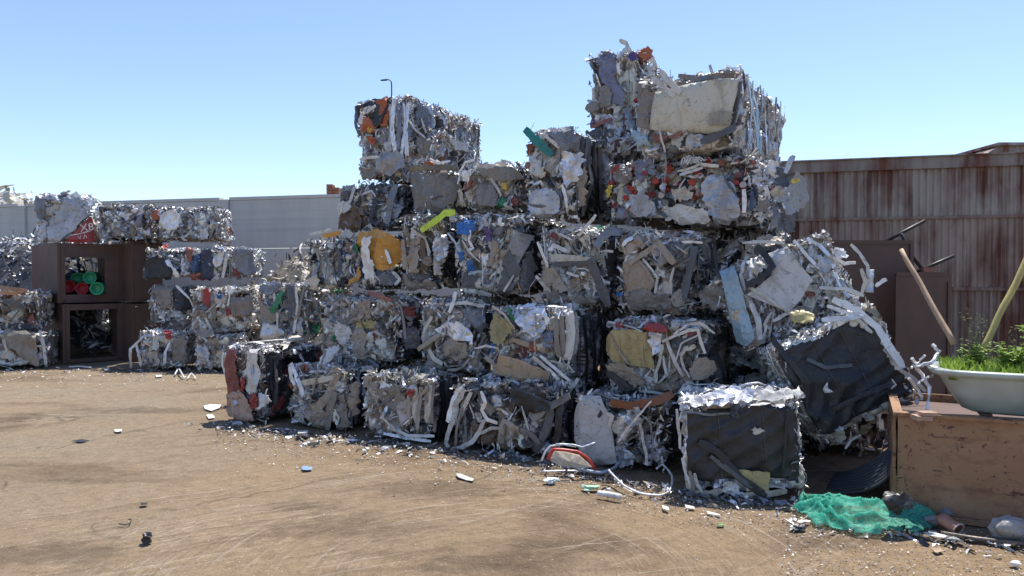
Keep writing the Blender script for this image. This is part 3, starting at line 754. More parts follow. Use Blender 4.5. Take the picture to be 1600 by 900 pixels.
# ------------------------------------------------------------------ concrete panel wall on the left
def wall_line(p0, p1):
    d = (p1 - p0); d.z = 0; L_ = d.length; d.normalize(); return d, L_
WA = at(0, 430, 19.5); WB = at(525, 430, 17.0); wd_, _ = wall_line(WA, WB)
def build_wall():
    root = empty('concrete_wall', (WB.x, WB.y, 0), (0, 0, math.atan2(wd_.y, wd_.x)))
    tag(root, 'long pale grey precast concrete panel wall behind the left bales', 'wall')
    # local x runs along the wall; post seen at px 353
    def along(px): k = (px - 800) / F; return (k * WB.y - WB.x) / (wd_.x - k * wd_.y)
    bay = along(353) - along(38); x0 = along(353); top = 3.42; rng = np.random.default_rng(3)
    for i in range(-3, 3):
        xa, xb = x0 + i * bay, x0 + (i + 1) * bay
        MB().box((xa - .13, -.09, 0), (xa + .13, .12, top + .02)).obj('post', M_CONC, root)
        for k in range(3):
            zl, zh = k * 1.14 + .006, (k + 1) * 1.14 - .006; v = rng.uniform(-.006, .006)
            MB().box((xa + .14, -.03 + v, zl), (xb - .14, .09 + v, zh)).obj('panel', M_CONC, root)
        MB().box((xa + .135, -.045, top - .0), (xb - .135, .11, top + .075)).obj('coping', M_CONC, root)
build_wall()

b = MB(); p = at(522, 300, 17.8)
rt = empty('brick_pier', (p.x, p.y, 0)); tag(rt, 'small weathered red brick pier sticking up behind the concrete wall', 'pier')
rng = np.random.default_rng(8)
b.box((-.13, -.12, 0), (.13, .12, 3.35)).obj('core', M_BRICK, rt)
for k in range(6):
    for s_ in (0, 1):
        x0 = -.15 + s_ * .15; j = rng.uniform(-.006, .006)
        if k == 5 and s_: continue
        MB().box((x0 + .004, -.15 + j, 3.36 + k * .075), (x0 + .146, .13, 3.425 + k * .075)).obj('brick', M_BRICK, rt)

# ------------------------------------------------------------------ corrugated shed on the right
SA = at(1250, 430, 11.4); SB = at(1600, 430, 10.6); sd_, _ = wall_line(SA, SB)
def build_shed():
    root = empty('corrugated_shed', (SA.x, SA.y, 0), (0, 0, math.atan2(sd_.y, sd_.x)))
    tag(root, 'long shed wall of rust streaked corrugated sheets with a dark eave at right', 'shed')
    rng = np.random.default_rng(11); x0 = -2.2; wsheet = .93; rows = ((0, 1.44), (1.46, 2.48), (2.50, 3.2))
    for r, (zl, zh) in enumerate(rows):
        for i in range(10):
            xs = x0 + i * wsheet + (r == 1) * .21; y0 = -.012 * r - rng.uniform(0, .006) - (i % 2) * .003
            V = []; n = 10; pit = wsheet / n; lo = zl - rng.uniform(0, .015)
            for k in range(n):
                for dx, dy in ((0, 0), (.022, -.022), (.045, -.022), (.067, 0)):
                    V += [(xs + k * pit + dx, y0 + dy + rng.normal() * .0015, lo), (xs + k * pit + dx + rng.normal() * .002, y0 + dy, zh)]
            V += [(xs + wsheet + .02, y0, lo), (xs + wsheet + .02, y0, zh)]
            m = len(V) // 2; f = [(2 * k, 2 * k + 2, 2 * k + 3, 2 * k + 1) for k in range(m - 1)]
            q = rng.uniform(.8, 1.12); base = ((.24, .175, .135), (.33, .25, .2), (.4, .36, .32))[r]
            pyobj('metal_sheet', V, f, M_CORR, root, (base[0] * q, base[1] * q, base[2] * q, 1))
    for z in (1.43, 2.47):
        MB().box((x0, -.06, z), (x0 + 9.5, -.036, z + .045)).obj('girt', M_CORR, root, (.17, .1, .075, 1))
    MB().box((x0, -.1, 3.2), (x0 + 9.5, 0, 3.365)).box((x0, -.13, 3.365), (x0 + 9.5, .3, 3.385)).obj('eave_board', M_CORR, root, (.22, .2, .185, 1))
    v = [(x0, -.1, 3.386), (x0 + 9.5, -.1, 3.386), (x0 + 9.5, 5, 3.5), (x0, 5, 3.5), (x0, -.1, 3.37), (x0 + 9.5, -.1, 3.37), (x0 + 9.5, 5, 3.3), (x0, 5, 3.3)]
    pyobj('roof', v, [(0, 1, 2, 3), (4, 7, 6, 5), (0, 4, 5, 1), (1, 5, 6, 2), (2, 6, 7, 3), (3, 7, 4, 0)], M_CORR, root, (.25, .24, .23, 1))
build_shed()
p = at(1540, 240, 16.0); q = at(1800, 228, 16.0)
zt = q.z; v = [(p.x, 16, 0), (q.x, 16, 0), (q.x, 16, zt), (p.x + .28, 16, zt), (p.x, 16, p.z - .02)]
v += [(x, y + 5, z) for x, y, z in v]
rt = pyobj('building_wall', v, [(0, 1, 2, 3, 4), (9, 8, 7, 6, 5), (0, 5, 6, 1), (1, 6, 7, 2), (2, 7, 8, 3), (3, 8, 9, 4), (4, 9, 5, 0)], M_CORR, None, (.2, .2, .21, 1))
root = empty('grey_building'); rt.parent = root; rt.name = 'wall'
MB().box((p.x + .22, 15.9, zt), (q.x, 21.1, zt + .06)).obj('roof', M_CORR, root, (.3, .3, .31, 1))
tag(root, 'small grey roof end showing above the shed eave in the top right', 'building')

# brown steel plates and rods in front of the shed
def plate(name, label, x0, x1, yt, D, chamfer=0, yaw=0, ylab=None):
    a = at(x0, yt, D); b_ = at(x1, yt, D); W = b_.x - a.x; Z = a.z
    root = empty(name, (a.x, D, 0), (0, 0, yaw)); tag(root, label, 'steel barrier')
    out = [(0, 0), (W, 0), (W, Z - chamfer), (W - chamfer, Z), (0, Z)] if chamfer else [(0, 0), (W, 0), (W, Z), (0, Z)]
    n = len(out); v = [(x, 0, z) for x, z in out] + [(x, .03, z) for x, z in out]
    f = [tuple(range(n)), tuple(range(2 * n - 1, n - 1, -1))] + [(i, i + n, (i + 1) % n + n, (i + 1) % n) for i in range(n)]
    pyobj('plate', v, f, M_STEEL, root)
    MB().box((0, -.012, Z - .03), (W - chamfer - .01, -.001, Z + .012)).obj('top_flange', M_STEEL, root)
    MB().box((W - .05, -.02, 0), (W - .012, -.002, Z - chamfer - .03)).obj('edge_flange', M_STEEL, root)
    return root, W, Z
plate('steel_barrier', 'tall brown steel panel behind the tilted pale bale, wider one', 1285, 1428, 377, 8.7)
r2, W2, Z2 = plate('steel_barrier', 'lower brown steel panel with a clipped corner beside the wooden pole', 1400, 1487, 427, 8.4, .07)
MB().box((.3, -.02, Z2 + .014), (.42, .03, Z2 + .07)).obj('hinge_block', M_PIECE, r2, (.25, .1, .07, 0))
for pts, lab in (([(1384, 378, 9.4), (1412, 362, 9.4), (1445, 345, 9.4)], 'black iron rod rising behind the top of the wider steel panel'),
                 ([(1430, 426, 8.9), (1462, 412, 8.9), (1490, 400, 8.9)], 'black iron rod poking up behind the clipped corner panel'),
                 ([(1408, 365, 9.2), (1425, 400, 9.2), (1450, 432, 9.2)], 'short dark pipe slanting down between the two iron rods')):
    o = MB().tube([at(*q) for q in pts], .022, 6).obj('iron_rod', M_ROD, None, None, True); tag(o, lab, 'rod', 'iron rods behind the steel panels')

# ------------------------------------------------------------------ steel boxes and plastic drums at far left
def steel_box(px_c, px_r, px_l, y0, y1, D, label, win=None, yaw=45, lean=0):
    c = at(px_c, 430, D); t = R(yaw); dr = Vector((math.cos(t), math.sin(t), 0)); dl = Vector((-math.sin(t), math.cos(t), 0))
    def ln(px, d): k = (px - 800) / F; return (k * c.y - c.x) / (d.x - k * d.y)
    W = ln(px_r, dr); Lw = min(1.9, ln(px_l, dl)) if px_l is not None else 1.2
    z0, z1 = max(0, at(px_c, y1, D).z), at(px_c, y0, D).z
    if z0 < .1: z0 = 0
    H = z1 - z0; root = empty('steel_box', (c.x, c.y, z0), (0, R(lean), t)); tag(root, label, 'steel box', 'brown steel boxes stacked at the left')
    th = .05
    MB().box((th + .003, 0.01, 0.003), (W - .003, Lw, th)).obj('floor_panel', M_STEEL, root)
    MB().box((th + .003, 0.01, H - th), (W - .003, Lw, H - .003)).obj('top_panel', M_STEEL, root)
    MB().box((0, .0, 0), (th, Lw, H)).obj('side_panel', M_STEEL, root)
    MB().box((W, 0, 0), (W + th, Lw, H)).obj('side_panel', M_STEEL, root)
    if win:
        xa, xb, zb, zt = win
        MB().box((th + .003, -.012, th), (W * xa, .05, H - .004)).obj('front_upright', M_STEEL, root)
        MB().box((W * xb, -.012, th), (W - .003, .05, H - .004)).obj('front_upright', M_STEEL, root)
        MB().box((W * xa + .003, -.006, H * zt), (W * xb - .003, .05, H - .004)).obj('front_rail', M_STEEL, root)
        MB().box((W * xa + .003, -.006, .004), (W * xb - .003, .05, H * zb)).obj('front_rail', M_STEEL, root)
        MB().box((W * .86, -.022, .06), (W * .87, -.013, H - .06)).obj('seam_bar', M_STEEL, root)
    else: MB().box((th + .003, -.004, 0.06), (W - .003, .05, H - .06)).obj('front_panel', M_STEEL, root)
    return root, W, Lw, H, t
U_ = steel_box(90, 200, 42, 379, 474, 13.9, 'upper brown steel box with a window cut-out holding coloured drums', (.10, .66, .14, .76))
Lb = steel_box(97, 203, 68, 476, 571, 13.8, 'lower brown steel box with a dark open front and scraps inside', (.10, .80, .07, .9))
steel_box(206, 250, None, 376, 472, 14.3, 'closed brown steel box behind, upper one of the dark pair')
steel_box(206, 250, None, 475, 571, 14.2, 'closed brown steel box behind, lower one of the dark pair')
def drum(px, py, D, r, col, label, yaw=20, L=.5):
    p = at(px, py, D); root = empty('plastic_drum', p, (0, 0, R(yaw))); tag(root, label, 'drum', 'plastic drums inside the steel box')
    n = 20; V = []; prof = [(0, r * .94), (0, r * .80), (.12, r * .78), (.12, .001)]; out = [(0, r * .94), (.02, r), (.05, r), (.06, r * .93), (L * .5, r * .95), (L * .52, r), (L * .56, r), (L, r * .93), (L, .001)]
    def lathe(pr): return [(q * math.cos(6.2832 * k / n), y, q * math.sin(6.2832 * k / n)) for y, q in pr for k in range(n)], [(i * n + k, i * n + (k + 1) % n, (i + 1) * n + (k + 1) % n, (i + 1) * n + k) for i in range(len(pr) - 1) for k in range(n)]
    v, f = lathe(out); pyobj('barrel', v, f, M_PIECE, root, col, True)
    v, f = lathe(prof); pyobj('rim', v, f, M_PIECE, root, tuple(min(1, x * 1.35) for x in col[:3]) + (0,), True)
zf = U_[0].location.z + .05
red = (.4, .03, .04, 0); grn = (.03, .3, .15, 0)
drum(106, 448, 14.3, .125, red, 'red plastic drum at the left end of the row in the steel box'); drum(128, 451, 14.4, .12, red, 'red plastic drum lying beside the green one in the steel box')
drum(151, 451, 14.2, .125, grn, 'green plastic drum on the box floor at the right'); drum(121, 435, 14.6, .12, grn, 'green plastic drum lying on top of the two red ones', 24, .6)
drum(140, 434, 14.45, .125, grn, 'green plastic drum lying on top at the right')

def mound(name, label, X0, X1, Y0, Y1, hfun, pal, n, seed, wmax=.05, lmax=.6, col=(.07, .07, .075, .3), cat='scrap heap', z0=0, lift=1.4):
    rng = np.random.default_rng(seed); nx, ny = 40, 24; X = np.linspace(X0, X1, nx); Y = np.linspace(Y0, Y1, ny)
    gx, gy = np.meshgrid(X, Y); P = np.stack([gx.ravel(), gy.ravel()], 1)
    z = np.array([hfun(x, y) for x, y in P]) + .07 * wob(P, rng, 5) + .04 * wob(P, rng, 16); z = np.maximum(z, z0)
    ii = np.arange(nx * ny).reshape(ny, nx); Q = np.stack([ii[:-1, :-1], ii[:-1, 1:], ii[1:, 1:], ii[1:, :-1]], -1).reshape(-1, 4)
    cc = np.tile(np.array(col), (len(Q), 1)) * rng.uniform(.5, 1.3, (len(Q), 1)); co = np.column_stack([P, z])
    root = link(name, fast_mesh(name, co, Q, cc, False), M_SCRAP); tag(root, label, cat, kind='stuff')
    fake = type('X', (), {})(); f = fake; f.key = 'heap'; f.a0, f.a1, f.b0, f.b1 = X0, X1, Y0, Y1
    f.U, f.V, f.N = Vector((1, 0, 0)), Vector((0, .75, .66)).normalized(), Vector((0, -.66, .75)).normalized()
    zz = z.reshape(ny, nx)
    def hh(a, b, r=0): return float(zz[min(ny - 1, max(0, int((b - Y0) / (Y1 - Y0) * (ny - 1)))), min(nx - 1, max(0, int((a - X0) / (X1 - X0) * (nx - 1))))])
    f.h = hh; f.P = lambda a, b, h_: Vector((a, b, h_ + rng.uniform(0, .09)))
    me = loose_scrap([f], rng, pal, n, wmax, lmax, 0, lift)
    o = link('loose_scrap', me, M_SCRAP, root); o['kind'] = 'stuff'
    return root
mound('scrap_heap', 'heap of loose tangled grey metal scrap behind the steel boxes at far left', -17.5, -8.3, 14.9, 18.2,
      lambda x, y: 2.35 * max(0, 1 - ((y - 16.6) / 1.9) ** 2) * min(1, max(0, (-8.1 - x) / 1.2)), 'LAAgDDSTw', 6500, 21, .06, .5)
mound('wood_heap', 'small heap of pale splintered scrap behind the left bales against the wall', -5.2, -3.2, 13.2, 15.6,
      lambda x, y: 2.0 * max(0, 1 - ((y - 14.5) / 1.5) ** 2) * max(0, 1 - ((x + 4.1) / 1.25) ** 2), 'TCwtTwN', 520, 22, .06, .5, (.2, .17, .13, 0))
mound('white_scrap_heap', 'pale scrap heap showing over the top of the concrete wall at far left', -19, -13.7, 21, 24,
      lambda x, y: 4.05 * max(0, 1 - ((y - 22.5) / 2.4) ** 2) * min(1, max(0, (-13.6 - x) / 1.2)), 'WCWwTt', 420, 23, .22, .9, (.55, .52, .46, 0))

# ------------------------------------------------------------------ the bales
def edge_mask(a0, a1, b0, b1, soft=.02, rag=.05, axis=0):
    def fn(P, g):
        a = P[:, axis] + rag * g(6, 9) + rag * .4 * g(7, 30); b = P[:, 2] + rag * g(5, 8) + rag * .4 * g(3, 26)
        m = np.minimum.reduce([a - a0, a1 - a, b - b0, b1 - b]); return np.clip(m / soft, 0, 1)
    return fn
def circ(x, y, rx, ry=None, n=9, seed=0):
    ry = ry or rx; r = random.Random(int(x * 7 + y)); return [(x + rx * math.cos(6.283 * k / n) * r.uniform(.88, 1.1), y + ry * math.sin(6.283 * k / n) * r.uniform(.88, 1.1)) for k in range(n)]
RT = {'face': 'right'}
def vs(xs, y0, y1, chs, w=6, face='front', slope=0, seed=1, **k):  # dark letters on right faces put gap shade into the strip colour
    r = random.Random(seed); out = []
    for x in xs:
        o = {'face': face, 'w': w * r.uniform(.6, 1.4), 'rise': r.uniform(.006, .02)}; o.update(k); dx = r.uniform(-3, 3)
        out.append(('s', r.choice(chs), [(x, y0 + slope * (x - xs[0]) + r.uniform(-3, 6)), (x + dx, (y0 + y1) / 2), (x + r.uniform(-4, 4), y1 + slope * .3 * (x - xs[0]) + r.uniform(-8, 3))], o))
    return out
GA = 'bales in the big stack'; GB = 'bales in the smaller stacks at the left'
G = 'bales of crushed scrap'

# bottom row
make_bale('B1', (350, 414, 537, 661), 8.35, L=1.0, pal='MMtDgNgA', lp='MgADtwN', seed=1, group=G, label='leftmost bottom bale of the big stack with crushed maroon sheets',
  heroes=[('p', 'M', [(350, 548), (372, 546), (378, 600), (372, 640), (352, 628), (347, 590)], {'cr': .03, 'label': 'maroon painted sheet'}),
          ('p', (.40, .28, .22, 0), [(355, 622), (380, 607), (390, 620), (401, 655), (386, 661), (364, 648)], {'cr': .012, 'rise': .03}),
          ('p', 'R', [(376, 590), (386, 588), (384, 612), (372, 618)], {}), ('p', 'w', [(383, 550), (403, 543), (407, 600), (397, 622), (388, 612), (382, 580)], {'cr': .03}),
          ('p', 'R', [(394, 616), (407, 612), (408, 632), (397, 640)], {'rise': .03}), ('p', 'W', [(406, 614), (416, 618), (413, 636), (405, 640)], {'rise': .03}),
          ('s', 'W', [(347, 552), (346, 570), (352, 590)], {'w': 5}), ('s', 'W', [(352, 550), (356, 570), (360, 588)], {'w': 4}),
          ('p', 'N', [(350, 628), (357, 660), (380, 668), (362, 650)], {}), ('s', 'D', [(372, 560), (355, 566), (350, 572)], {'w': 10}),
          ('s', 'W', [(370, 523), (388, 536), (412, 541)], {'face': 'top', 'w': 6, 'rise': .04}), ('p', 'C', [(444, 527), (478, 533), (480, 541), (446, 540)], {'face': 'top', 'rise': .05})]
          + vs([418, 425, 432], 556, 640, 'DKD', 7, 'right'))
make_bale('B2', (444, 543, 566, 673), 8.0, L=1.5, pal='ttTwgAgC', seed=2, group=G, label='bottom bale beside the maroon one with a thick bent tan beam and white strips',
  heroes=[('s', 'W', [(449, 570), (454, 590), (460, 602)], {'w': 7}), ('s', 'L', [(456, 567), (466, 592), (470, 600), (476, 618)], {'w': 7, 'rise': .03}),
          ('s', 'C', [(470, 598), (495, 595), (520, 590)], {'w': 9, 'rise': .02}), ('s', 'T', [(496, 640), (512, 618), (520, 595), (527, 576)], {'w': 14, 'rise': .035, 'th': .01}),
          ('s', 't', [(512, 672), (516, 640), (522, 612)], {'w': 12, 'rise': .03}), ('p', 'T', [(477, 642), (492, 628), (505, 634), (512, 650), (508, 672), (492, 668)], {}),
          ('p', 'K', circ(494, 620, 11, 6), {'rise': .004}), ('s', 't', [(507, 548), (498, 580), (482, 635)], {'w': 3, 'rise': .04}), ('p', 'A', [(458, 652), (478, 648), (480, 660), (460, 662)], {}),
          ('p', 'T', [(538, 602), (548, 600), (549, 650), (538, 655)], {}), ('p', 'w', [(488, 568), (494, 545), (512, 545), (508, 562), (498, 572)], {'rise': .05}), ('p', 'r', circ(470, 577, 6), {}), ('p', 'o', circ(450, 605, 6, 8), {}),
          ('p', 't', [(528, 620), (536, 615), (540, 668), (524, 672)], {})] + vs([548, 555, 562], 575, 670, 'DgK', 6, 'right'))
make_bale('B3', (558, 682, 577, 694), 7.4, L=1.5, pal='TTtwwCgAtg', lp='TTwCAt', seed=3, group=G, parts=26, label='bottom bale packed with narrow tan slats, left of the dark strapped bale',
  heroes=[('p', 'T', [(562, 590), (575, 584), (590, 602), (588, 615), (572, 605)], {}), ('p', 't', [(588, 606), (624, 606), (634, 622), (622, 640), (600, 634)], {'label': 'flat brown card'}), ('p', 'W', [(592, 596), (611, 600), (618, 612), (594, 613)], {'rise': .03}),
          ('p', 'R', circ(643, 614, 8, 6), {'rise': .03}), ('s', 'S', [(563, 580), (570, 574), (582, 578)], {'w': 5}), ('p', 'b', [(560, 605), (568, 603), (568, 620), (561, 622)], {})]
          + vs([638, 645, 651, 658, 664, 670, 675], 610, 668, 'TTtC', 7, slope=-.2, seed=5) + [('s', 'T', [(630, 645), (650, 625), (668, 606)], {'w': 6}), ('s', 'L', [(598, 678), (630, 684), (672, 690)], {'w': 5}), ('s', 'w', [(612, 668), (640, 680), (680, 681)], {'w': 5}), ('s', 'L', [(600, 650), (618, 668), (630, 684)], {'w': 4})]
          + vs([692, 698, 704], 590, 690, 'DKg', 7, 'right', seed=6))
make_bale('B4', (697, 878, 592, 716), 6.85, L=1.5, pal='KKDDgtNtD', lp='KDgtATw', seed=4, group=G, rough=1.5, cell=.1, label='dark bottom bale with a loose loop of pale straps hanging on its left side',
  heroes=[('s', 'L', [(716, 604), (706, 625), (697, 660)], {'w': 12, 'rise': .02}), ('s', 'A', [(728, 606), (712, 630), (706, 664)], {'w': 11, 'rise': .03}), ('s', 'w', [(738, 612), (722, 640), (712, 662)], {'w': 7}),
          ('s', 'w', [(709, 655), (699, 675), (694, 693), (700, 706), (718, 700), (738, 690), (750, 676), (760, 655)], {'w': 8, 'rise': .035, 'th': .004}), ('s', 't', [(723, 622), (716, 660), (710, 700)], {'w': 5, 'rise': .03}),
          ('s', 'g', [(721, 640), (724, 692)], {'w': 5}), ('s', 'A', [(730, 632), (737, 650), (740, 672)], {'w': 2.5}), ('s', 'L', [(756, 610), (762, 628), (755, 640), (764, 655), (780, 660)], {'w': 7, 'rise': .03}), ('p', 'A', [(744, 645), (752, 642), (756, 658), (748, 662)], {'rise': .03}),
          ('s', 'T', [(782, 680), (790, 656), (815, 668)], {'w': 8, 'rise': .03}), ('p', 't', [(745, 622), (765, 625), (775, 645), (758, 648)], {}), ('s', 'w', [(752, 677), (770, 668), (786, 669)], {'w': 5}),
          ('s', 't', [(832, 655), (850, 640), (885, 620)], {'w': 14, 'rise': .03}), ('s', 'g', [(815, 668), (835, 680), (845, 692)], {'w': 8}), ('p', 'K', [(800, 600), (850, 602), (860, 640), (820, 645), (800, 625)], {}), ('p', 'N', [(735, 660), (770, 665), (775, 690), (745, 690)], {}),
          ('s', 'w', [(715, 703), (735, 706), (750, 708)], {'w': 4, 'rise': .05}), ('s', 'D', [(860, 640), (850, 680), (838, 705)], {'w': 12}), ('s', 'K', [(872, 630), (868, 680), (855, 712)], {'w': 12})])
make_bale('B5', (893, 1050, 616, 738), 6.3, L=1.5, pal='KDNKgtD', lp='KDNgtA', seed=5, group=G, rough=1.3, label='dark bottom bale behind a leaning pale sheet, left of the black faced bale',
  heroes=[('p', (.42, .42, .41, .05), [(906, 618), (936, 619), (953, 650), (965, 722), (930, 730), (892, 690), (893, 650)], {'cr': .008, 'rise': .03, 'rag': .003, 'label': 'flat pale grey sheet', 'fold': .012}),
          ('s', (.2, .07, .03, 0), [(955, 628), (985, 634), (1020, 628), (1052, 616)], {'w': 13, 'rise': .03, 'th': .01}), ('p', 'A', [(976, 640), (1000, 632), (1008, 655), (990, 668), (978, 660)], {'cr': .03}), ('s', 'L', [(967, 691), (990, 660), (1022, 624)], {'w': 3, 'rise': .08, 'tw': .1}),
          ('s', 'w', [(1000, 660), (1006, 690), (1013, 724)], {'w': 5, 'rise': .04}), ('s', 't', [(992, 650), (1000, 680), (1008, 700)], {'w': 3}), ('s', 'C', [(950, 645), (958, 650), (954, 665)], {'w': 7, 'rise': .04}), ('s', 'S', [(1015, 650), (1020, 690), (1016, 728)], {'w': 3}),
          ('p', 'A', [(960, 712), (975, 700), (990, 712), (988, 728), (966, 730)], {'cr': .03})])
make_bale('B6', (1062, 1266, 617, 778), 5.5, yaw=-12, L=.9, roll=3.5, pal='LWwAAgC', lp='LWwA', seed=6, group=G, cell=.07, parts=16, sides=('right', 'top'), rnd=.06, lump=.022,
  skin=('front', edge_mask(-.44, .445, .1, .67, .02, .035), (.02, .021, .025, 0)), label='black faced bale with silvery edges standing at the front by the green netting',
  heroes=[('p', 'y', [(1150, 733), (1203, 738), (1201, 770), (1178, 756)], {'cr': .004, 'rag': .002, 'rise': .015, 'fold': .01}), ('s', 'K', [(1092, 690), (1120, 705), (1155, 745), (1196, 775)], {'w': 12, 'rise': .02}), ('s', 'D', [(1110, 712), (1140, 735), (1175, 760)], {'w': 8, 'rise': .02}),
          ('p', 'W', [(1128, 756), (1140, 750), (1158, 762), (1152, 776), (1130, 774)], {'cr': .03, 'rise': .02}), ('s', 'w', [(1058, 640), (1060, 670), (1064, 700)], {'w': 5, 'rise': .01}), ('s', 'w', [(1066, 715), (1072, 740), (1084, 772)], {'w': 5, 'rise': .02}), ('s', 't', [(1078, 735), (1082, 755), (1084, 770)], {'w': 7}), ('s', 'w', [(1085, 738), (1090, 756), (1096, 768)], {'w': 6}),
          ('s', 'T', [(1084, 768), (1110, 772), (1128, 764)], {'w': 11, 'rise': .02}), ('s', 'w', [(1090, 778), (1130, 780), (1180, 776)], {'w': 8, 'rise': .02}), ('s', 'C', [(1160, 772), (1195, 772), (1230, 768)], {'w': 10, 'rise': .02}), ('s', 'L', [(1203, 758), (1216, 760), (1230, 766)], {'w': 3, 'rise': .03}),
          ('p', 'w', [(1172, 672), (1188, 668), (1196, 676), (1180, 680)], {'rise': .015}), ('s', 'g', [(1066, 650), (1070, 642), (1110, 648), (1150, 644)], {'w': 4}), ('p', 'D', [(1140, 636), (1152, 632), (1156, 652), (1142, 654)], {}),
          ('p', 'L', [(1075, 620), (1130, 612), (1180, 612), (1175, 626), (1120, 632), (1080, 634)], {'cr': .02, 'rise': .03}), ('p', 'w', [(1180, 612), (1252, 606), (1262, 622), (1200, 626), (1178, 626)], {'cr': .02, 'rise': .03}), ('p', 'L', [(1060, 626), (1078, 618), (1084, 634), (1066, 645)], {'cr': .03})]
          + [('s', 'K', [(1230, 640), (1226, 700), (1222, 745)], {'w': 4, 'rise': .02})])

# second row
make_bale('C0', (397, 485, 437, 533), 9.6, L=.9, dark=False, pal='gtAwTtSG', seed=7, group=G, parts=20, label='second row bale at the left end of the big stack with dark green sheet',
  heroes=[('p', 'G', [(421, 483), (432, 470), (443, 453), (445, 468), (440, 480), (428, 490)], {'rise': .03, 'label': 'dark green sheet'}), ('p', 't', [(398, 470), (420, 478), (432, 490), (445, 484), (448, 500), (420, 508), (398, 495)], {}), ('p', 'S', [(400, 443), (428, 440), (432, 452), (418, 462), (402, 455)], {'cr': .02}),
          ('p', 'R', [(398, 458), (406, 454), (404, 468), (398, 470)], {}), ('p', 'D', [(447, 445), (458, 442), (463, 480), (456, 498), (449, 480)], {}), ('p', 'A', [(402, 500), (425, 505), (445, 520), (420, 535), (402, 528)], {}), ('s', 'w', [(463, 450), (466, 480), (460, 520)], {'w': 7}), ('s', 't', [(475, 450), (470, 490), (462, 500)], {'w': 4})])
make_bale('C1', (492, 624, 458, 571), 8.35, L=1.5, pal='wwTTtgCAr', lp='wTCtwAg', seed=8, group=G, parts=40, cell=.07, strips=.35, label='second row bale full of small pale broken shards with red bits along its top edge',
  heroes=[('p', 'w', [(521, 516), (528, 503), (548, 512), (540, 540), (532, 535)], {'rise': .03}), ('p', 'T', [(548, 524), (560, 508), (572, 524), (568, 556), (553, 558)], {'rise': .03}), ('p', 'T', [(556, 474), (575, 468), (576, 502), (560, 501)], {'rise': .02}), ('p', 't', [(541, 478), (556, 474), (560, 500), (548, 505)], {}),
          ('p', 'y', [(552, 503), (582, 503), (580, 513), (554, 512)], {}), ('p', 'w', [(586, 533), (598, 528), (604, 536), (598, 545)], {'rise': .03}), ('p', 'w', [(565, 525), (580, 518), (578, 545), (570, 555)], {}), ('p', 'M', [(620, 478), (632, 480), (634, 498), (624, 494)], {}), ('s', 'g', [(622, 475), (628, 500), (630, 530)], {'w': 5}), ('p', 'g', [(624, 515), (636, 512), (638, 545), (626, 548)], {}),
          ('s', 'r', [(572, 457), (590, 462), (612, 470)], {'w': 7, 'rise': .03}), ('p', 'w', [(500, 500), (512, 498), (518, 515), (502, 512)], {}), ('p', 'T', [(498, 525), (520, 528), (518, 540), (500, 537)], {}), ('p', 'G', circ(520, 528, 5), {})])
make_bale('C2', (652, 752, 462, 582), 7.75, L=1.5, pal='TtwAAgDC', seed=9, group=G, parts=20, label='second row bale with a bulging shiny foil lump and slanting tan boards',
  heroes=[('p', (.75, .76, .8, .85), [(673, 518), (697, 503), (723, 503), (740, 518), (744, 537), (723, 532), (700, 524)], {'cr': .03, 'rise': .045, 'label': 'shiny silver foil sheet'}), ('p', 'T', [(690, 540), (702, 528), (728, 534), (734, 556), (716, 564), (698, 556)], {'rise': .02}), ('s', 'T', [(656, 546), (690, 522)], {'w': 8, 'rise': .03}), ('s', 'w', [(672, 545), (680, 560), (694, 568)], {'w': 9, 'rise': .02}),
          ('p', 'g', [(712, 482), (748, 480), (753, 505), (748, 522), (738, 512), (728, 498)], {}), ('s', 'w', [(664, 515), (676, 494)], {'w': 6, 'rise': .03}), ('s', 'w', [(698, 476), (728, 473), (756, 480)], {'w': 5, 'rise': .03}), ('s', 'W', [(713, 456), (710, 474), (705, 488)], {'w': 6, 'rise': .05}), ('s', 'g', [(706, 548), (720, 565)], {'w': 6}), ('p', 't', [(665, 555), (690, 570), (700, 578), (668, 572)], {})])
make_bale('C3', (757, 893, 476, 600), 7.05, L=1.5, pal='AwtgTLGrA', lp='AwTgLC', seed=10, group=G, parts=24, label='second row bale with a big tan board and an olive sheet',
  heroes=[('p', (.42, .3, .19, 0), [(775, 582), (784, 553), (812, 560), (862, 581), (857, 604), (826, 598)], {'cr': .006, 'rise': .05, 'rag': .003, 'label': 'flat tan board'}), ('p', (.3, .26, .13, 0), [(763, 526), (774, 485), (806, 514), (781, 541)], {'cr': .006, 'rise': .03, 'label': 'olive sheet'}), ('s', 'C', [(770, 478), (790, 492), (806, 514)], {'w': 4, 'rise': .04}),
          ('p', 'B', circ(769, 543, 6, 9), {'rise': .05}), ('p', 'o', circ(835, 541, 8, 9), {'rise': .04}), ('p', 'C', [(840, 536), (855, 534), (858, 543), (842, 546)], {'rise': .04}), ('s', 'L', [(835, 556), (860, 578), (884, 604)], {'w': 6, 'rise': .05}), ('s', 'W', [(845, 556), (868, 575), (892, 595)], {'w': 5, 'rise': .04}), ('s', 'w', [(903, 592), (892, 606), (886, 618)], {'w': 7, 'rise': .05}),
          ('s', 'w', [(740, 545), (760, 540), (782, 544)], {'w': 4, 'rise': .05}), ('p', 'L', [(800, 478), (850, 482), (862, 505), (840, 525), (812, 508)], {'cr': .03}), ('p', 'w', [(835, 488), (848, 486), (850, 500), (838, 504)], {'rise': .03}), ('s', 'G', [(795, 480), (800, 496), (812, 506)], {'w': 6}), ('s', 'T', [(800, 530), (830, 540), (850, 548)], {'w': 8}), ('p', 'S', [(852, 520), (866, 515), (870, 540), (856, 545)], {})]
          + vs([872, 879, 886, 892, 898], 492, 560, 'wtAg', 8, seed=12) + vs([903, 912, 921, 930, 938], 495, 600, 'DKDg', 8, 'right', seed=13))
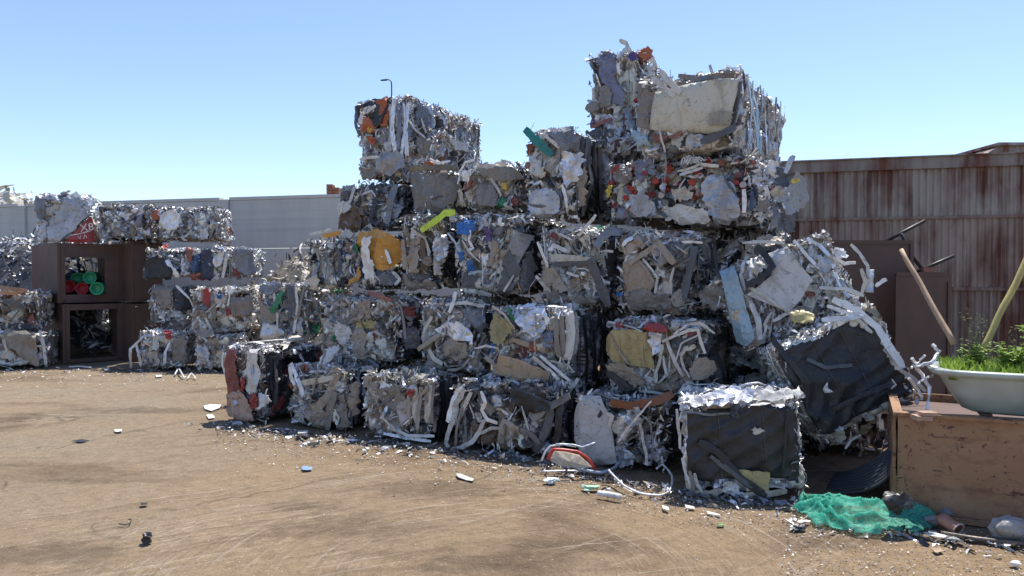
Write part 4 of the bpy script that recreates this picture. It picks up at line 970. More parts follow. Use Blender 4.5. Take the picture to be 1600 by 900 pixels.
make_bale('C4', (943, 1104, 497, 626), 6.6, L=1.5, pal='tTDwgtN', lp='twTgD', seed=11, group=G, parts=18, label='second row bale with a large yellowish ribbed panel and curling pale straps',
  heroes=[('p', (.40, .31, .14, 0), [(957, 516), (985, 514), (1014, 518), (1024, 574), (988, 571), (960, 565), (944, 548), (946, 528)], {'cr': .006, 'rise': .025, 'rag': .003, 'label': 'large yellowish panel'}),
          ('s', 'y', [(969, 516), (972, 568)], {'w': 2, 'rise': .04}), ('s', 'y', [(986, 516), (991, 570)], {'w': 2, 'rise': .04}), ('s', 'y', [(1002, 518), (1010, 572)], {'w': 2, 'rise': .04}), ('s', 'T', [(956, 520), (968, 545), (984, 568)], {'w': 4, 'rise': .045}),
          ('p', 'R', [(1011, 504), (1030, 505), (1049, 511), (1048, 519), (1012, 515)], {'rise': .05, 'label': 'red plate'}), ('p', 'R', [(961, 503), (973, 503), (974, 511), (962, 511)], {'rise': .03}), ('p', 'L', [(1018, 520), (1038, 520), (1036, 548), (1022, 556)], {}), ('p', 'C', [(1050, 502), (1066, 504), (1060, 516), (1050, 512)], {'rise': .04}),
          ('s', 'w', [(1040, 533), (1060, 523), (1080, 515), (1093, 515), (1097, 535), (1103, 552)], {'w': 5, 'rise': .05}), ('s', 'C', [(1040, 537), (1034, 565), (1028, 580), (1028, 597)], {'w': 5, 'rise': .05}), ('s', 'w', [(1046, 532), (1058, 565), (1070, 588)], {'w': 6, 'rise': .05}), ('s', 'w', [(1038, 556), (1043, 585), (1030, 598)], {'w': 4, 'rise': .04}),
          ('s', 'w', [(1058, 522), (1078, 506), (1098, 504), (1118, 520)], {'w': 3.5, 'rise': .06}), ('s', 'w', [(1060, 562), (1068, 535), (1095, 522)], {'w': 3, 'rise': .05}), ('s', 'C', [(1066, 555), (1072, 545), (1088, 540)], {'w': 8, 'rise': .04}), ('s', 'w', [(1066, 556), (1072, 575), (1080, 588)], {'w': 4, 'rise': .04}), ('p', (.3, .24, .18, 0), circ(1098, 575, 17, 19), {'rise': .05, 'cr': .01}),
          ('p', 'T', [(950, 568), (975, 566), (1010, 590), (1007, 603), (975, 592), (955, 580)], {'rise': .05}), ('s', 'K', [(953, 580), (970, 592), (988, 608)], {'w': 12, 'rise': .05, 'th': .01}), ('p', 'T', [(1034, 600), (1062, 600), (1058, 608), (1036, 608)], {'rise': .04}), ('s', 'w', [(1000, 610), (1024, 612), (1050, 618)], {'w': 4, 'rise': .03}), ('p', 'M', [(1060, 512), (1096, 512), (1094, 522), (1062, 524)], {}),
          ('p', 'D', [(1052, 530), (1090, 524), (1092, 536), (1062, 548)], {})])
# third row
make_bale('D1', (468, 608, 364, 455), 8.85, L=1.5, pal='KDSDbKgDL', lp='KDSgLD', seed=12, group=G, parts=22, cell=.06, label='third row bale of dark plastics with a crumpled orange sheet on its right half',
  heroes=[('p', 'O', [(559, 363), (585, 357), (608, 366), (622, 383), (624, 405), (610, 416), (596, 426), (585, 409), (577, 385), (562, 386)], {'cr': .03, 'rise': .03, 'label': 'crumpled orange sheet'}), ('p', 'W', [(574, 372), (588, 369), (584, 400), (592, 435), (577, 437), (570, 402)], {'rise': .05, 'cr': .02}), ('p', 'O', [(560, 417), (567, 424), (564, 438), (552, 446), (549, 439), (558, 432)], {'rise': .03}),
          ('s', 'O', [(500, 369), (515, 366), (528, 363)], {'w': 7, 'rise': .03}), ('s', 'w', [(482, 366), (497, 363), (513, 358)], {'w': 5, 'rise': .04}), ('s', 'W', [(604, 390), (608, 400), (612, 412)], {'w': 6, 'rise': .06}), ('p', 'C', [(481, 437), (491, 430), (501, 436), (499, 452), (485, 453)], {'rise': .04, 'cr': .02}), ('s', 'S', [(498, 410), (492, 425), (488, 440)], {'w': 9, 'rise': .03}), ('p', 'g', [(594, 430), (610, 425), (618, 440), (598, 446)], {}), ('p', 'G', circ(560, 388, 4, 7), {}), ('s', 'W', [(508, 395), (514, 392)], {'w': 4, 'rise': .03})])
make_bale('D2', (618, 687, 334, 455), 8.3, L=1.5, pal='TTtNwgD', lp='TTtwN', seed=13, group=G, parts=22, strips=.8, label='third row bale of upright tan slats with a neon yellow ribbon across its top',
  heroes=[('s', 'H', [(662, 361), (676, 351), (688, 342), (697, 333), (712, 332)], {'w': 10, 'rise': .07, 'tw': .15, 'name': 'neon_ribbon', 'label': 'neon yellow-green ribbon'}), ('p', 'T', [(642, 374), (655, 370), (657, 425), (644, 427)], {'rise': .03}), ('p', 'L', [(677, 368), (690, 366), (691, 396), (684, 408), (677, 400)], {'cr': .03, 'rise': .03}), ('p', 'w', [(674, 400), (684, 402), (682, 430), (672, 428)], {}), ('s', 'C', [(645, 358), (662, 372), (672, 400)], {'w': 5, 'rise': .04}),
          ('p', 't', [(620, 425), (650, 440), (680, 440), (682, 452), (640, 455), (622, 445)], {}), ('s', 'N', [(660, 375), (662, 430)], {'w': 10}), ('s', 'T', [(632, 375), (634, 420)], {'w': 9, 'rise': .02}), ('s', 'w', [(613, 425), (624, 436), (616, 445)], {'w': 6, 'rise': .04})])
make_bale('D3', (706, 830, 332, 462), 7.85, L=1.5, pal='AwDgNtbL', lp='wLWgDA', seed=14, group=G, parts=24, cell=.065, label='third row bale with a bright blue crumpled bag near the top and dark triangular plates',
  heroes=[('p', 'B', [(712, 350), (724, 341), (742, 344), (748, 356), (738, 366), (720, 366)], {'cr': .03, 'rise': .03, 'label': 'bright blue crumpled bag'}), ('p', (.26, .26, .27, .1), [(796, 385), (808, 362), (833, 368), (812, 414)], {'cr': .006, 'rise': .045, 'rag': .002, 'label': 'grey diamond shaped plate'}), ('p', 'D', [(786, 406), (797, 391), (815, 417), (802, 442), (788, 428)], {'cr': .006, 'rise': .03}), ('p', 'D', [(814, 418), (829, 386), (834, 440), (820, 456), (812, 440)], {'cr': .006, 'rise': .03}),
          ('p', 'D', [(778, 446), (790, 416), (806, 446), (796, 460), (779, 459)], {'cr': .006, 'rise': .025}), ('p', 'D', [(724, 430), (748, 434), (745, 452), (721, 447)], {'cr': .006, 'rise': .03}), ('s', 'A', [(723, 453), (745, 456), (768, 461)], {'w': 7, 'rise': .03}), ('s', 'A', [(702, 364), (714, 378), (724, 394)], {'w': 3.5, 'rise': .06}), ('s', 'w', [(726, 376), (735, 392), (752, 410)], {'w': 3, 'rise': .05}), ('s', 'W', [(738, 360), (735, 376), (742, 388), (733, 391)], {'w': 5, 'rise': .05}),
          ('p', 'B', [(719, 394), (724, 393), (727, 408), (720, 408)], {}), ('p', 'B', [(730, 410), (742, 406), (744, 422), (736, 424)], {}), ('p', 'T', [(774, 376), (784, 380), (772, 418), (763, 415)], {'rise': .03}), ('p', 'L', [(752, 398), (766, 396), (764, 412), (756, 414)], {'cr': .02}), ('p', 'T', [(726, 391), (752, 389), (753, 400), (727, 403)], {'rise': .02}),
          ('l', 'K', [(730, 396)], {'w': 6}), ('l', 'K', [(739, 395)], {'w': 6}), ('l', 'K', [(747, 394)], {'w': 6}), ('s', 'W', [(784, 340), (783, 350), (790, 352)], {'w': 6, 'rise': .04}), ('s', 'U', [(735, 428), (750, 424), (760, 426)], {'w': 5, 'rise': .04}), ('p', 'C', [(746, 445), (752, 434), (757, 450), (750, 452)], {'rise': .04}), ('s', 'w', [(757, 410), (758, 435), (757, 450)], {'w': 2, 'rise': .04}), ('s', 'w', [(806, 430), (798, 443), (790, 455)], {'w': 4, 'rise': .05}), ('p', 'P', [(755, 356), (768, 358), (766, 378), (757, 376)], {})])
make_bale('D4', (834, 950, 350, 480), 7.4, L=1.5, pal='AwTtgDC', lp='wTAtCL', seed=15, group=G, parts=24, strips=.7, label='third row bale with a long cream slat across it and a stick poking up above',
  heroes=[('p', 'C', [(861, 397), (890, 398), (922, 402), (924, 407), (892, 408), (863, 409)], {'rise': .05, 'rag': .002, 'cr': .005}), ('s', 'D', [(863, 413), (892, 413), (922, 409)], {'w': 7, 'rise': .03}), ('s', 'L', [(840, 378), (848, 396), (857, 417)], {'w': 6, 'rise': .05}), ('s', 'w', [(864, 382), (890, 394)], {'w': 7, 'rise': .04}), ('p', 'T', [(845, 440), (857, 418), (870, 419), (882, 440), (890, 454), (880, 458), (861, 447)], {'rise': .03}),
          ('s', 'g', [(932, 388), (942, 370), (955, 361), (972, 364)], {'w': 14, 'rise': .05}), ('s', 'D', [(924, 404), (930, 425), (938, 450), (950, 478)], {'w': 15, 'rise': .05}), ('s', 'w', [(904, 369), (918, 352), (931, 336)], {'w': 5, 'rise': .05, 'tw': .1}), ('s', 't', [(900, 412), (902, 430), (905, 450)], {'w': 5}), ('s', 'w', [(897, 428), (903, 420), (914, 420), (922, 424)], {'w': 2, 'rise': .04}), ('p', 'R', [(861, 362), (868, 364), (870, 374), (862, 372)], {}), ('p', 'C', [(872, 370), (884, 376), (892, 392), (880, 388)], {'rise': .02}),
          ('s', 'w', [(886, 426), (906, 432)], {'w': 5, 'rise': .03}), ('p', 't', [(850, 455), (900, 462), (935, 470), (930, 478), (860, 470)], {}), ('s', 'w', [(875, 365), (895, 375)], {'w': 4, 'rise': .04}), ('p', 'G', [(925, 355), (940, 352), (938, 360)], {'rise': .03})])
make_bale('D5', (957, 1098, 357, 489), 7.05, L=1.9, pal='TtTwDgt', lp='TtwCgD', seed=16, group=G, parts=22, strips=.7, label='third row bale with crossed tan battens over a broad buckled tan sheet',
  heroes=[('p', (.34, .27, .2, 0), [(974, 412), (998, 402), (1012, 415), (1024, 440), (1012, 456), (978, 456)], {'rise': .015, 'cr': .01}), ('p', 't', [(980, 458), (1010, 450), (1046, 466), (1050, 480), (985, 486)], {'rise': .03}), ('s', 'T', [(984, 413), (1004, 398), (1028, 384)], {'w': 8, 'rise': .05, 'tw': .1}), ('s', 'T', [(1025, 376), (1040, 392), (1056, 412)], {'w': 12, 'rise': .06, 'th': .008}), ('s', 'w', [(1006, 404), (1018, 418), (1030, 436)], {'w': 4, 'rise': .05}), ('s', 'T', [(998, 406), (1012, 424), (1022, 442)], {'w': 5, 'rise': .04}),
          ('s', 'T', [(1012, 456), (1026, 438)], {'w': 5, 'rise': .05}), ('s', 'w', [(1030, 430), (1024, 458)], {'w': 4, 'rise': .04}), ('s', 'C', [(1054, 418), (1048, 440), (1050, 460)], {'w': 4, 'rise': .04}), ('p', 'T', [(1047, 468), (1068, 441), (1070, 478), (1054, 480)], {'rise': .03}), ('s', 'L', [(1066, 378), (1082, 378), (1098, 379)], {'w': 4, 'rise': .05}), ('s', 'D', [(1086, 385), (1078, 420), (1066, 470)], {'w': 14, 'rise': .03}), ('p', 'B', circ(966, 460, 7, 4), {}), ('s', 'L', [(973, 385), (980, 375), (990, 372)], {'w': 6})]
          + vs([1094, 1104, 1114, 1124], 385, 470, 'KDDg', 11, 'right', seed=18) + [('s', 'w', [(1100, 386), (1118, 385), (1138, 386)], {'w': 4, 'rise': .05, 'face': 'right'})])
# fourth row
make_bale('E1', (527, 618, 286, 361), 9.2, L=.95, pal='SSDDgKt', seed=17, group=G, parts=14, cell=.1, label='dark fourth row bale at the left end with a coil spring',
  heroes=[('t', 'D', [(576 + (0 if k % 2 else 12) + k * .6, 350 - k * 2.9) for k in range(19)], {'w': 2.2, 'name': 'coil_spring'}), ('p', 'w', [(526, 320), (548, 312), (551, 330), (528, 337)], {'rise': .03}), ('p', 'N', [(529, 340), (560, 330), (570, 345), (567, 358), (532, 359)], {'cr': .03, 'rise': .03}), ('p', (.2, .14, .1, 0), [(550, 325), (570, 322), (572, 336), (552, 340)], {}), ('s', 'g', [(618, 288), (612, 320), (606, 350)], {'w': 12, 'rise': .03}), ('p', 'A', [(610, 318), (620, 322), (616, 345), (606, 342)], {}), ('s', 'A', [(570, 305), (585, 298), (592, 308)], {'w': 3, 'rise': .05}), ('s', 'A', [(556, 292), (552, 310), (549, 318)], {'w': 5, 'rise': .04}), ('p', 'D', [(530, 290), (552, 288), (550, 312), (532, 315)], {})])
make_bale('E2', (640, 708, 262, 334), 8.6, L=.95, pal='tgDtN', seed=18, group=G, parts=7, label='fourth row bale with a smooth crushed grey drum face under a rusty rim',
  heroes=[('p', (.2, .185, .17, .15), [(638, 270), (672, 268), (704, 268), (714, 292), (706, 318), (688, 332), (655, 333), (642, 310)], {'cr': .02, 'rise': .03, 'label': 'smooth dented grey drum wall'}), ('s', (.2, .16, .1, 0), [(638, 264), (672, 262), (712, 262)], {'w': 9, 'rise': .05, 'th': .008}), ('s', 'W', [(684, 252), (692, 258), (698, 266)], {'w': 5, 'rise': .06}), ('s', 'W', [(676, 250), (688, 256), (704, 252)], {'w': 4, 'rise': .06}), ('l', 'o', [(668, 259)], {'w': 17})])
make_bale('E3', (716, 812, 252, 331), 8.15, L=.95, pal='tgTrwDG', seed=19, group=G, parts=14, label='fourth row bale with a curled grey sheet, right of the grey drum face',
  heroes=[('p', (.22, .205, .18, .1), [(748, 254), (780, 252), (806, 264), (814, 278), (790, 284), (760, 278), (748, 268)], {'cr': .02, 'rise': .04}), ('p', 't', [(742, 288), (774, 284), (782, 322), (750, 326)], {'rise': .02}), ('p', 'C', [(698, 300), (724, 295), (724, 320), (702, 322)], {'rise': .05}), ('s', 'W', [(716, 288), (718, 268), (728, 254), (744, 250)], {'w': 4, 'rise': .06}), ('s', 'W', [(750, 250), (748, 262), (740, 272)], {'w': 3, 'rise': .06}), ('p', 'W', [(724, 270), (741, 267), (736, 285), (728, 282)], {'rise': .05}),
          ('p', 'G', [(782, 310), (794, 312), (790, 324), (780, 326)], {}), ('p', 'Y', circ(791, 291, 5, 6), {'rise': .03}), ('s', 'w', [(770, 280), (778, 292), (786, 306)], {'w': 4, 'rise': .03}), ('p', 'r', circ(802, 315, 6, 8), {}), ('s', 'A', [(785, 250), (798, 254), (808, 264)], {'w': 3, 'rise': .05})])
make_bale('E4', (818, 902, 196, 342), 7.75, L=1.5, pal='AgLwtrD', seed=20, group=G, parts=20, label='tall fourth row bale with a teal beam slanting across its upper left',
  heroes=[('s', 'F', [(823, 203), (842, 222), (866, 244)], {'w': 13, 'rise': .05, 'th': .01, 'tw': .1, 'label': 'teal painted beam'}), ('p', 'g', [(855, 202), (888, 197), (905, 214), (903, 234), (884, 236), (868, 220)], {'cr': .02, 'rise': .02}), ('p', 'L', [(879, 242), (904, 236), (907, 268), (886, 294), (876, 270)], {'cr': .03, 'rise': .03}), ('p', 'A', circ(852, 317, 28, 24, 11), {'cr': .012, 'rise': .03, 'label': 'large round grey lid'}), ('p', 'w', [(838, 250), (855, 255), (852, 276), (838, 276)], {'rise': .02}), ('s', 'w', [(853, 212), (866, 222), (876, 232)], {'w': 5, 'rise': .05}),
          ('p', 'r', [(818, 225), (830, 226), (830, 240), (819, 242)], {}), ('p', 'T', [(896, 270), (905, 258), (906, 318), (897, 322)], {}), ('l', 'r', [(824, 258)], {'w': 12}), ('s', 'L', [(838, 290), (846, 284), (850, 292)], {'w': 5, 'rise': .05}), ('s', 'W', [(880, 290), (884, 305), (886, 325)], {'w': 5, 'rise': .03}), ('p', 'K', [(850, 278), (872, 276), (874, 290), (856, 290)], {})]
          + vs([906, 913, 920, 928, 936, 943], 215, 335, 'gDtDK', 8, 'right', seed=22))
make_bale('E5', (940, 1188, 238, 352), 7.2, L=1.5, pal='AAgDwRKtSR', lp='AgwRSDL', seed=21, group=G, parts=26, cell=.06, strips=.4, lids=(('R', 26, (.2, .97, .4, .92)), ('R', 8, (.03, .2, .3, .9)), ('w', 16, (.1, .97, .35, .95)), ('r', 6, (.5, .95, .4, .9))),
  label='wide fourth row bale spotted with many red can ends and two big grey ovals',
  heroes=[('p', (.4, .42, .46, .6), [(1095, 290), (1105, 276), (1117, 272), (1136, 282), (1157, 311), (1158, 335), (1138, 352), (1120, 352), (1102, 320)], {'cr': .016, 'rise': .04, 'label': 'large blue-grey oval sheet'}), ('p', (.42, .43, .46, .6), circ(1006, 322, 19, 18, 12), {'cr': .01, 'rise': .035, 'label': 'round grey lid'}), ('p', 'w', [(1032, 326), (1060, 318), (1098, 324), (1110, 344), (1080, 350), (1038, 345)], {'rise': .02}), ('p', 't', circ(977, 275, 14, 14), {'rise': .03}), ('p', 'Y', [(948, 289), (958, 291), (952, 308), (945, 306)], {'rise': .03}),
          ('p', 'C', [(1048, 298), (1068, 294), (1083, 300), (1082, 313), (1056, 314)], {'rise': .03, 'cr': .03}), ('p', 'W', [(1196, 248), (1207, 246), (1210, 262), (1204, 274), (1196, 268)], {'rise': .06, 'cr': .03}), ('s', 'W', [(1164, 297), (1165, 315), (1165, 333)], {'w': 7, 'rise': .04}), ('s', 'b', [(1175, 298), (1174, 330)], {'w': 6, 'rise': .03}), ('p', 'C', [(1198, 298), (1210, 286), (1221, 298), (1207, 311)], {'rise': .06, 'rag': .002}), ('p', 't', [(1184, 303), (1198, 304), (1198, 331), (1187, 331)], {'rise': .05}),
          ('p', 'D', [(1208, 255), (1222, 258), (1226, 285), (1214, 292), (1206, 275)], {'rise': .05}), ('p', (.3, .31, .32, .2), [(1226, 290), (1238, 262), (1250, 275), (1256, 302), (1248, 322), (1224, 334)], {'rise': .16, 'cr': .01, 'label': 'bent pale flap at the corner'}), ('p', 'Y', [(1233, 276), (1240, 272), (1242, 280), (1234, 284)], {'rise': .19}), ('p', 'D', [(1219, 334), (1238, 327), (1236, 360), (1222, 362)], {'rise': .15}), ('p', 'g', [(1203, 322), (1216, 330), (1220, 362), (1208, 358)], {'rise': .1}), ('s', 'A', [(1230, 272), (1236, 254), (1243, 244)], {'w': 8, 'rise': .15}),
          ('s', 'D', [(1130, 270), (1140, 290), (1156, 310)], {'w': 3, 'rise': .05}), ('p', 'S', [(993, 252), (1020, 250), (1024, 268), (1004, 282), (992, 272)], {'rise': .0}), ('s', 'A', [(1062, 274), (1080, 268), (1098, 262)], {'w': 5, 'rise': .04}), ('s', 'w', [(1060, 268), (1078, 264), (1094, 257)], {'w': 4, 'rise': .04}), ('s', 'T', [(1040, 242), (1042, 262), (1040, 282)], {'w': 2.5, 'rise': .06})]
          + [('s', 'w', [(1066 + k * 4, 258 - k * .6), (1070 + k * 4, 246), (1078 + k * 4, 258 - k)], {'w': 2.4, 'rise': .05}) for k in range(7)])
# fifth row
make_bale('F1', (553, 638, 149, 285), 9.1, L=1.75, pal='AgLSwoD', lp='ALwoSr', seed=22, group=G, parts=34, loose=750, cell=.07, label='topmost bale of the left peak with a black and orange patch',
  heroes=[('p', 'K', [(558, 168), (575, 158), (605, 152), (612, 165), (600, 195), (572, 200), (560, 190)], {'rise': .01}), ('p', 'o', [(597, 160), (609, 152), (612, 175), (610, 196), (600, 198)], {'rise': .04, 'label': 'orange red sheet'}), ('p', 'o', [(566, 192), (576, 184), (590, 192), (588, 206), (572, 208)], {'rise': .03}), ('p', 'W', [(565, 182), (575, 178), (578, 192), (568, 195)], {'rise': .04}), ('s', 'W', [(580, 179), (586, 173), (593, 167)], {'w': 5, 'rise': .05}), ('p', 'Y', circ(583, 203, 5), {'rise': .04}), ('p', 'o', circ(585, 221, 6, 7), {'rise': .03}),
          ('p', (.33, .33, .34, .3), [(590, 245), (612, 230), (630, 240), (636, 262), (612, 276), (592, 268)], {'cr': .03, 'rise': .03}), ('s', 'w', [(566, 250), (580, 247), (596, 246)], {'w': 5, 'rise': .04}), ('p', 'A', [(600, 225), (612, 215), (618, 235), (604, 240)], {}), ('s', 'D', [(553, 165), (556, 190), (566, 212)], {'w': 6}), ('p', 't', [(560, 262), (585, 258), (590, 276), (566, 278)], {})]
          + vs([612, 618, 624, 630, 636], 158, 250, 'LASL', 6, seed=25) + [('p', 'S', [(645, 164), (672, 168), (672, 200), (650, 196)], {'face': 'right', 'rise': .02}), ('p', 'w', [(690, 212), (714, 222), (732, 240), (706, 236)], {'face': 'right', 'rise': .03}), ('p', 't', [(646, 212), (664, 216), (668, 244), (648, 240)], {'face': 'right'}), ('s', 'w', [(636, 188), (646, 205), (658, 216)], {'w': 4, 'face': 'right', 'rise': .04}), ('s', 'w', [(652, 185), (656, 198), (660, 208)], {'w': 5, 'face': 'right', 'rise': .03}), ('l', 'w', [(676, 184)], {'w': 8, 'face': 'right'})])
make_bale('F2', (912, 1010, 74, 222), 8.6, L=1.2, pal='SAgtwrP', seed=23, group=G, parts=16, label='highest bale of the stack, half hidden, with a purple scrap on top',
  heroes=[('p', (.2, .2, .27, .4), [(932, 84), (950, 74), (960, 90), (962, 125), (976, 145), (976, 166), (958, 160), (940, 124)], {'rise': .02, 'cr': .01}), ('p', 'P', circ(989, 89, 8, 9), {'rise': .04}), ('p', 'o', [(1000, 74), (1014, 73), (1018, 84), (1008, 92), (998, 88)], {'rise': .04}), ('p', 'W', [(952, 104), (967, 99), (972, 112), (952, 117)], {'rise': .05}), ('p', 't', circ(947, 152, 11, 17), {'rise': .04, 'cr': .008}), ('p', 't', circ(925, 168, 13, 9), {'rise': .04, 'cr': .008}), ('s', 'r', [(922, 199), (938, 193), (958, 186)], {'w': 6, 'rise': .05}),
          ('s', 'w', [(968, 62), (978, 68), (986, 84)], {'w': 7, 'rise': .02}), ('s', 'S', [(938, 80), (950, 82), (962, 86)], {'w': 4, 'rise': .02}), ('s', 'L', [(965, 92), (972, 82), (980, 75)], {'w': 6, 'rise': .04}), ('s', 'w', [(1018, 88), (1022, 100), (1020, 108)], {'w': 6, 'rise': .04}), ('p', 'L', [(925, 180), (950, 176), (958, 186), (930, 192)], {'cr': .02}), ('s', 'T', [(964, 190), (975, 182)], {'w': 5}), ('p', 'D', [(915, 205), (960, 200), (970, 215), (930, 220)], {})])
make_bale('F3', (985, 1160, 108, 245), 7.2, yaw=-34, L=2.1, pal='wTtACgw', lp='wTACtL', seed=24, group=G, parts=18, label='large top right bale with a broad cream panel bound on its front',
  heroes=[('p', (.56, .53, .43, 0), [(1015, 202), (1028, 146), (1060, 138), (1112, 127), (1158, 124), (1150, 160), (1142, 200), (1108, 210), (1057, 210)], {'cr': .026, 'rise': .035, 'rag': .003, 'label': 'broad cream panel'}), ('p', 't', [(998, 200), (1004, 146), (1028, 142), (1016, 202)], {'rise': .03}), ('s', 'w', [(1022, 124), (1040, 138), (1058, 152)], {'w': 10, 'rise': .07, 'tw': .1, 'th': .007}), ('s', 'w', [(1034, 112), (1050, 130), (1068, 149)], {'w': 10, 'rise': .08, 'tw': .1, 'th': .007}), ('p', (.33, .3, .24, 0), [(1112, 180), (1148, 176), (1144, 196), (1113, 198)], {'rise': .055, 'cr': .004}),
          ('s', 'D', [(1098, 224), (1125, 214), (1152, 200)], {'w': 11, 'rise': .05}), ('s', 'D', [(1158, 128), (1152, 165), (1145, 205)], {'w': 6, 'rise': .05}), ('p', 'U', [(976, 198), (998, 206), (1020, 228), (1000, 230)], {'cr': .03, 'rise': .03}), ('p', 't', [(985, 140), (1000, 115), (1020, 112), (1010, 140), (996, 160)], {}), ('p', 'r', [(1022, 210), (1042, 212), (1040, 220), (1024, 220)], {'rise': .02}), ('s', 'r', [(1048, 216), (1060, 212), (1068, 208)], {'w': 6, 'rise': .04}), ('p', 'R', circ(984, 150, 6, 5), {'rise': .03}), ('p', 't', [(1104, 122), (1130, 108), (1150, 114), (1140, 124)], {}),
          ('s', 'w', [(1034, 205), (1038, 220), (1042, 240)], {'w': 3, 'rise': .06}), ('s', 'w', [(1107, 100), (1110, 108), (1113, 120)], {'w': 5, 'rise': .0}), ('s', 'g', [(1060, 118), (1090, 124), (1118, 118)], {'w': 8, 'rise': .02}), ('p', 'A', [(1070, 210), (1100, 212), (1108, 226), (1080, 232)], {})]
          + vs([1166, 1173, 1180, 1187, 1194, 1201, 1208, 1215, 1222, 1229], 118, 238, 'wAAwLgU', 8, 'right', slope=.6, seed=27))

# slumped bales at the right end
make_bale('D6', (1122, 1334, 386, 520), 6.5, yaw=-14, L=.9, roll=24, tilt=-4, pal='tTwALg', lp='wLTAtW', seed=25, group=G, parts=24, loose=900, label='tilted pale bale with a square white sheet and a light blue box section',
  heroes=[('p', (.5, .5, .5, .1), [(1200, 396), (1229, 386), (1248, 413), (1269, 438), (1251, 467), (1232, 488), (1166, 461), (1207, 430)], {'cr': .005, 'rise': .04, 'rag': .002, 'label': 'square white sheet'}), ('p', 'w', [(1169, 418), (1185, 404), (1198, 418), (1180, 430)], {'rise': .03}), ('s', 'K', [(1182, 384), (1196, 402), (1206, 418), (1192, 434), (1165, 448)], {'w': 10, 'rise': .07, 'th': .012, 'tw': .1}),
          ('p', (.3, .42, .5, .3), [(1124, 424), (1147, 416), (1162, 467), (1179, 528), (1166, 541), (1150, 534), (1138, 484)], {'cr': .008, 'rise': .07, 'rag': .002, 'label': 'light blue box section', 'fold': .09}), ('p', 'C', [(1140, 484), (1160, 484), (1168, 502), (1150, 506)], {'rise': .09, 'fold': .01}), ('p', 't', [(1090, 460), (1124, 438), (1134, 474), (1118, 486), (1100, 478)], {'rise': .02}), ('s', 'A', [(1162, 408), (1158, 430), (1164, 455)], {'w': 6, 'rise': .04}), ('s', 'A', [(1172, 470), (1184, 500), (1188, 530)], {'w': 9, 'rise': .03}),
          ('s', 'w', [(1205, 488), (1192, 510)], {'w': 5, 'rise': .04}), ('s', 'w', [(1208, 502), (1225, 492), (1244, 482)], {'w': 6, 'rise': .05}), ('s', 'C', [(1165, 446), (1200, 468), (1230, 488)], {'w': 5, 'rise': .06}), ('p', 'T', [(1175, 372), (1205, 362), (1228, 372), (1200, 384), (1180, 384)], {'rise': .03, 'cr': .03}), ('s', 'w', [(1160, 380), (1190, 378), (1226, 380)], {'w': 5, 'rise': .04}), ('p', 'A', [(1271, 405), (1302, 396), (1300, 415), (1288, 430)], {'rise': .05}), ('p', 'r', circ(1266, 460, 8, 5), {'rise': .03}),
          ('s', 'L', [(1260, 372), (1280, 385), (1296, 400)], {'w': 6, 'rise': .04}), ('s', 'L', [(1240, 375), (1262, 402), (1280, 420)], {'w': 5, 'rise': .03}), ('s', 'w', [(1330, 381), (1344, 396), (1356, 416), (1358, 430)], {'w': 5, 'rise': .03}), ('p', 'A', [(1362, 418), (1374, 418), (1370, 456), (1358, 455)], {'rise': .06, 'rag': .002, 'fold': .05}), ('s', 'W', [(1368, 448), (1376, 441), (1384, 437)], {'w': 6, 'rise': .08}), ('p', 'W', [(1300, 388), (1322, 386), (1328, 400), (1308, 404)], {'rise': .03}), ('s', 'w', [(1280, 450), (1320, 452), (1350, 462)], {'w': 6, 'rise': .03}),
          ('s', 'C', [(1345, 420), (1352, 440), (1346, 460)], {'w': 6, 'rise': .05}), ('s', 'W', [(1302, 402), (1320, 412), (1338, 410)], {'w': 5, 'rise': .05})])
make_bale('C6', (1228, 1420, 494, 668), 5.95, yaw=-6, L=.9, roll=27, tilt=-7, pal='LWwACg', lp='LWwAC', seed=26, group=G, parts=16, loose=700, cell=.07, sides=('right', 'top', 'left'), rnd=.06, lump=.025,
  skin=('front', edge_mask(-.55, .41, .08, .8, .02, .04), (.016, .018, .024, 0)), label='tipped black faced bale leaning over the opening beside the bathtub',
  heroes=[('s', 'W', [(1300, 468), (1335, 484), (1368, 512), (1388, 545), (1408, 575)], {'w': 12, 'rise': .05}), ('s', 'L', [(1290, 478), (1330, 492), (1360, 520)], {'w': 6, 'rise': .04}), ('p', 'W', [(1284, 606), (1290, 597), (1293, 606), (1300, 612), (1288, 614)], {'rise': .03, 'rag': .002, 'cr': .02}), ('p', 'y', [(1238, 488), (1262, 482), (1276, 494), (1270, 504), (1246, 506)], {'rise': .05}), ('s', 'W', [(1282, 500), (1312, 498), (1346, 494)], {'w': 9, 'rise': .05}),
          ('l', 'w', [(1334, 505)], {'w': 13}), ('l', 'w', [(1350, 508)], {'w': 12}), ('p', 'w', [(1374, 532), (1392, 540), (1408, 575), (1398, 578), (1382, 558)], {'rise': .04}), ('s', 'K', [(1206, 530), (1230, 560), (1262, 600)], {'w': 10, 'rise': .02}), ('s', 'D', [(1260, 560), (1290, 575), (1330, 570)], {'w': 6, 'rise': .02}), ('s', 'K', [(1300, 640), (1340, 620), (1390, 600)], {'w': 9, 'rise': .02}), ('s', 'w', [(1400, 575), (1425, 590), (1446, 612)], {'w': 6, 'rise': .03}),
          ('p', 'w', [(1302, 672), (1318, 668), (1324, 688), (1312, 692)], {'rise': .02, 'cr': .03}), ('p', 'C', [(1352, 668), (1370, 662), (1368, 680), (1356, 686)], {'rise': .0, 'cr': .03}), ('s', 'w', [(1322, 702), (1330, 688), (1345, 680)], {'w': 4, 'rise': .02}), ('l', 'D', [(1392, 602)], {'w': 14}), ('s', 'W', [(1392, 592), (1398, 600), (1390, 608)], {'w': 2, 'rise': .03})])
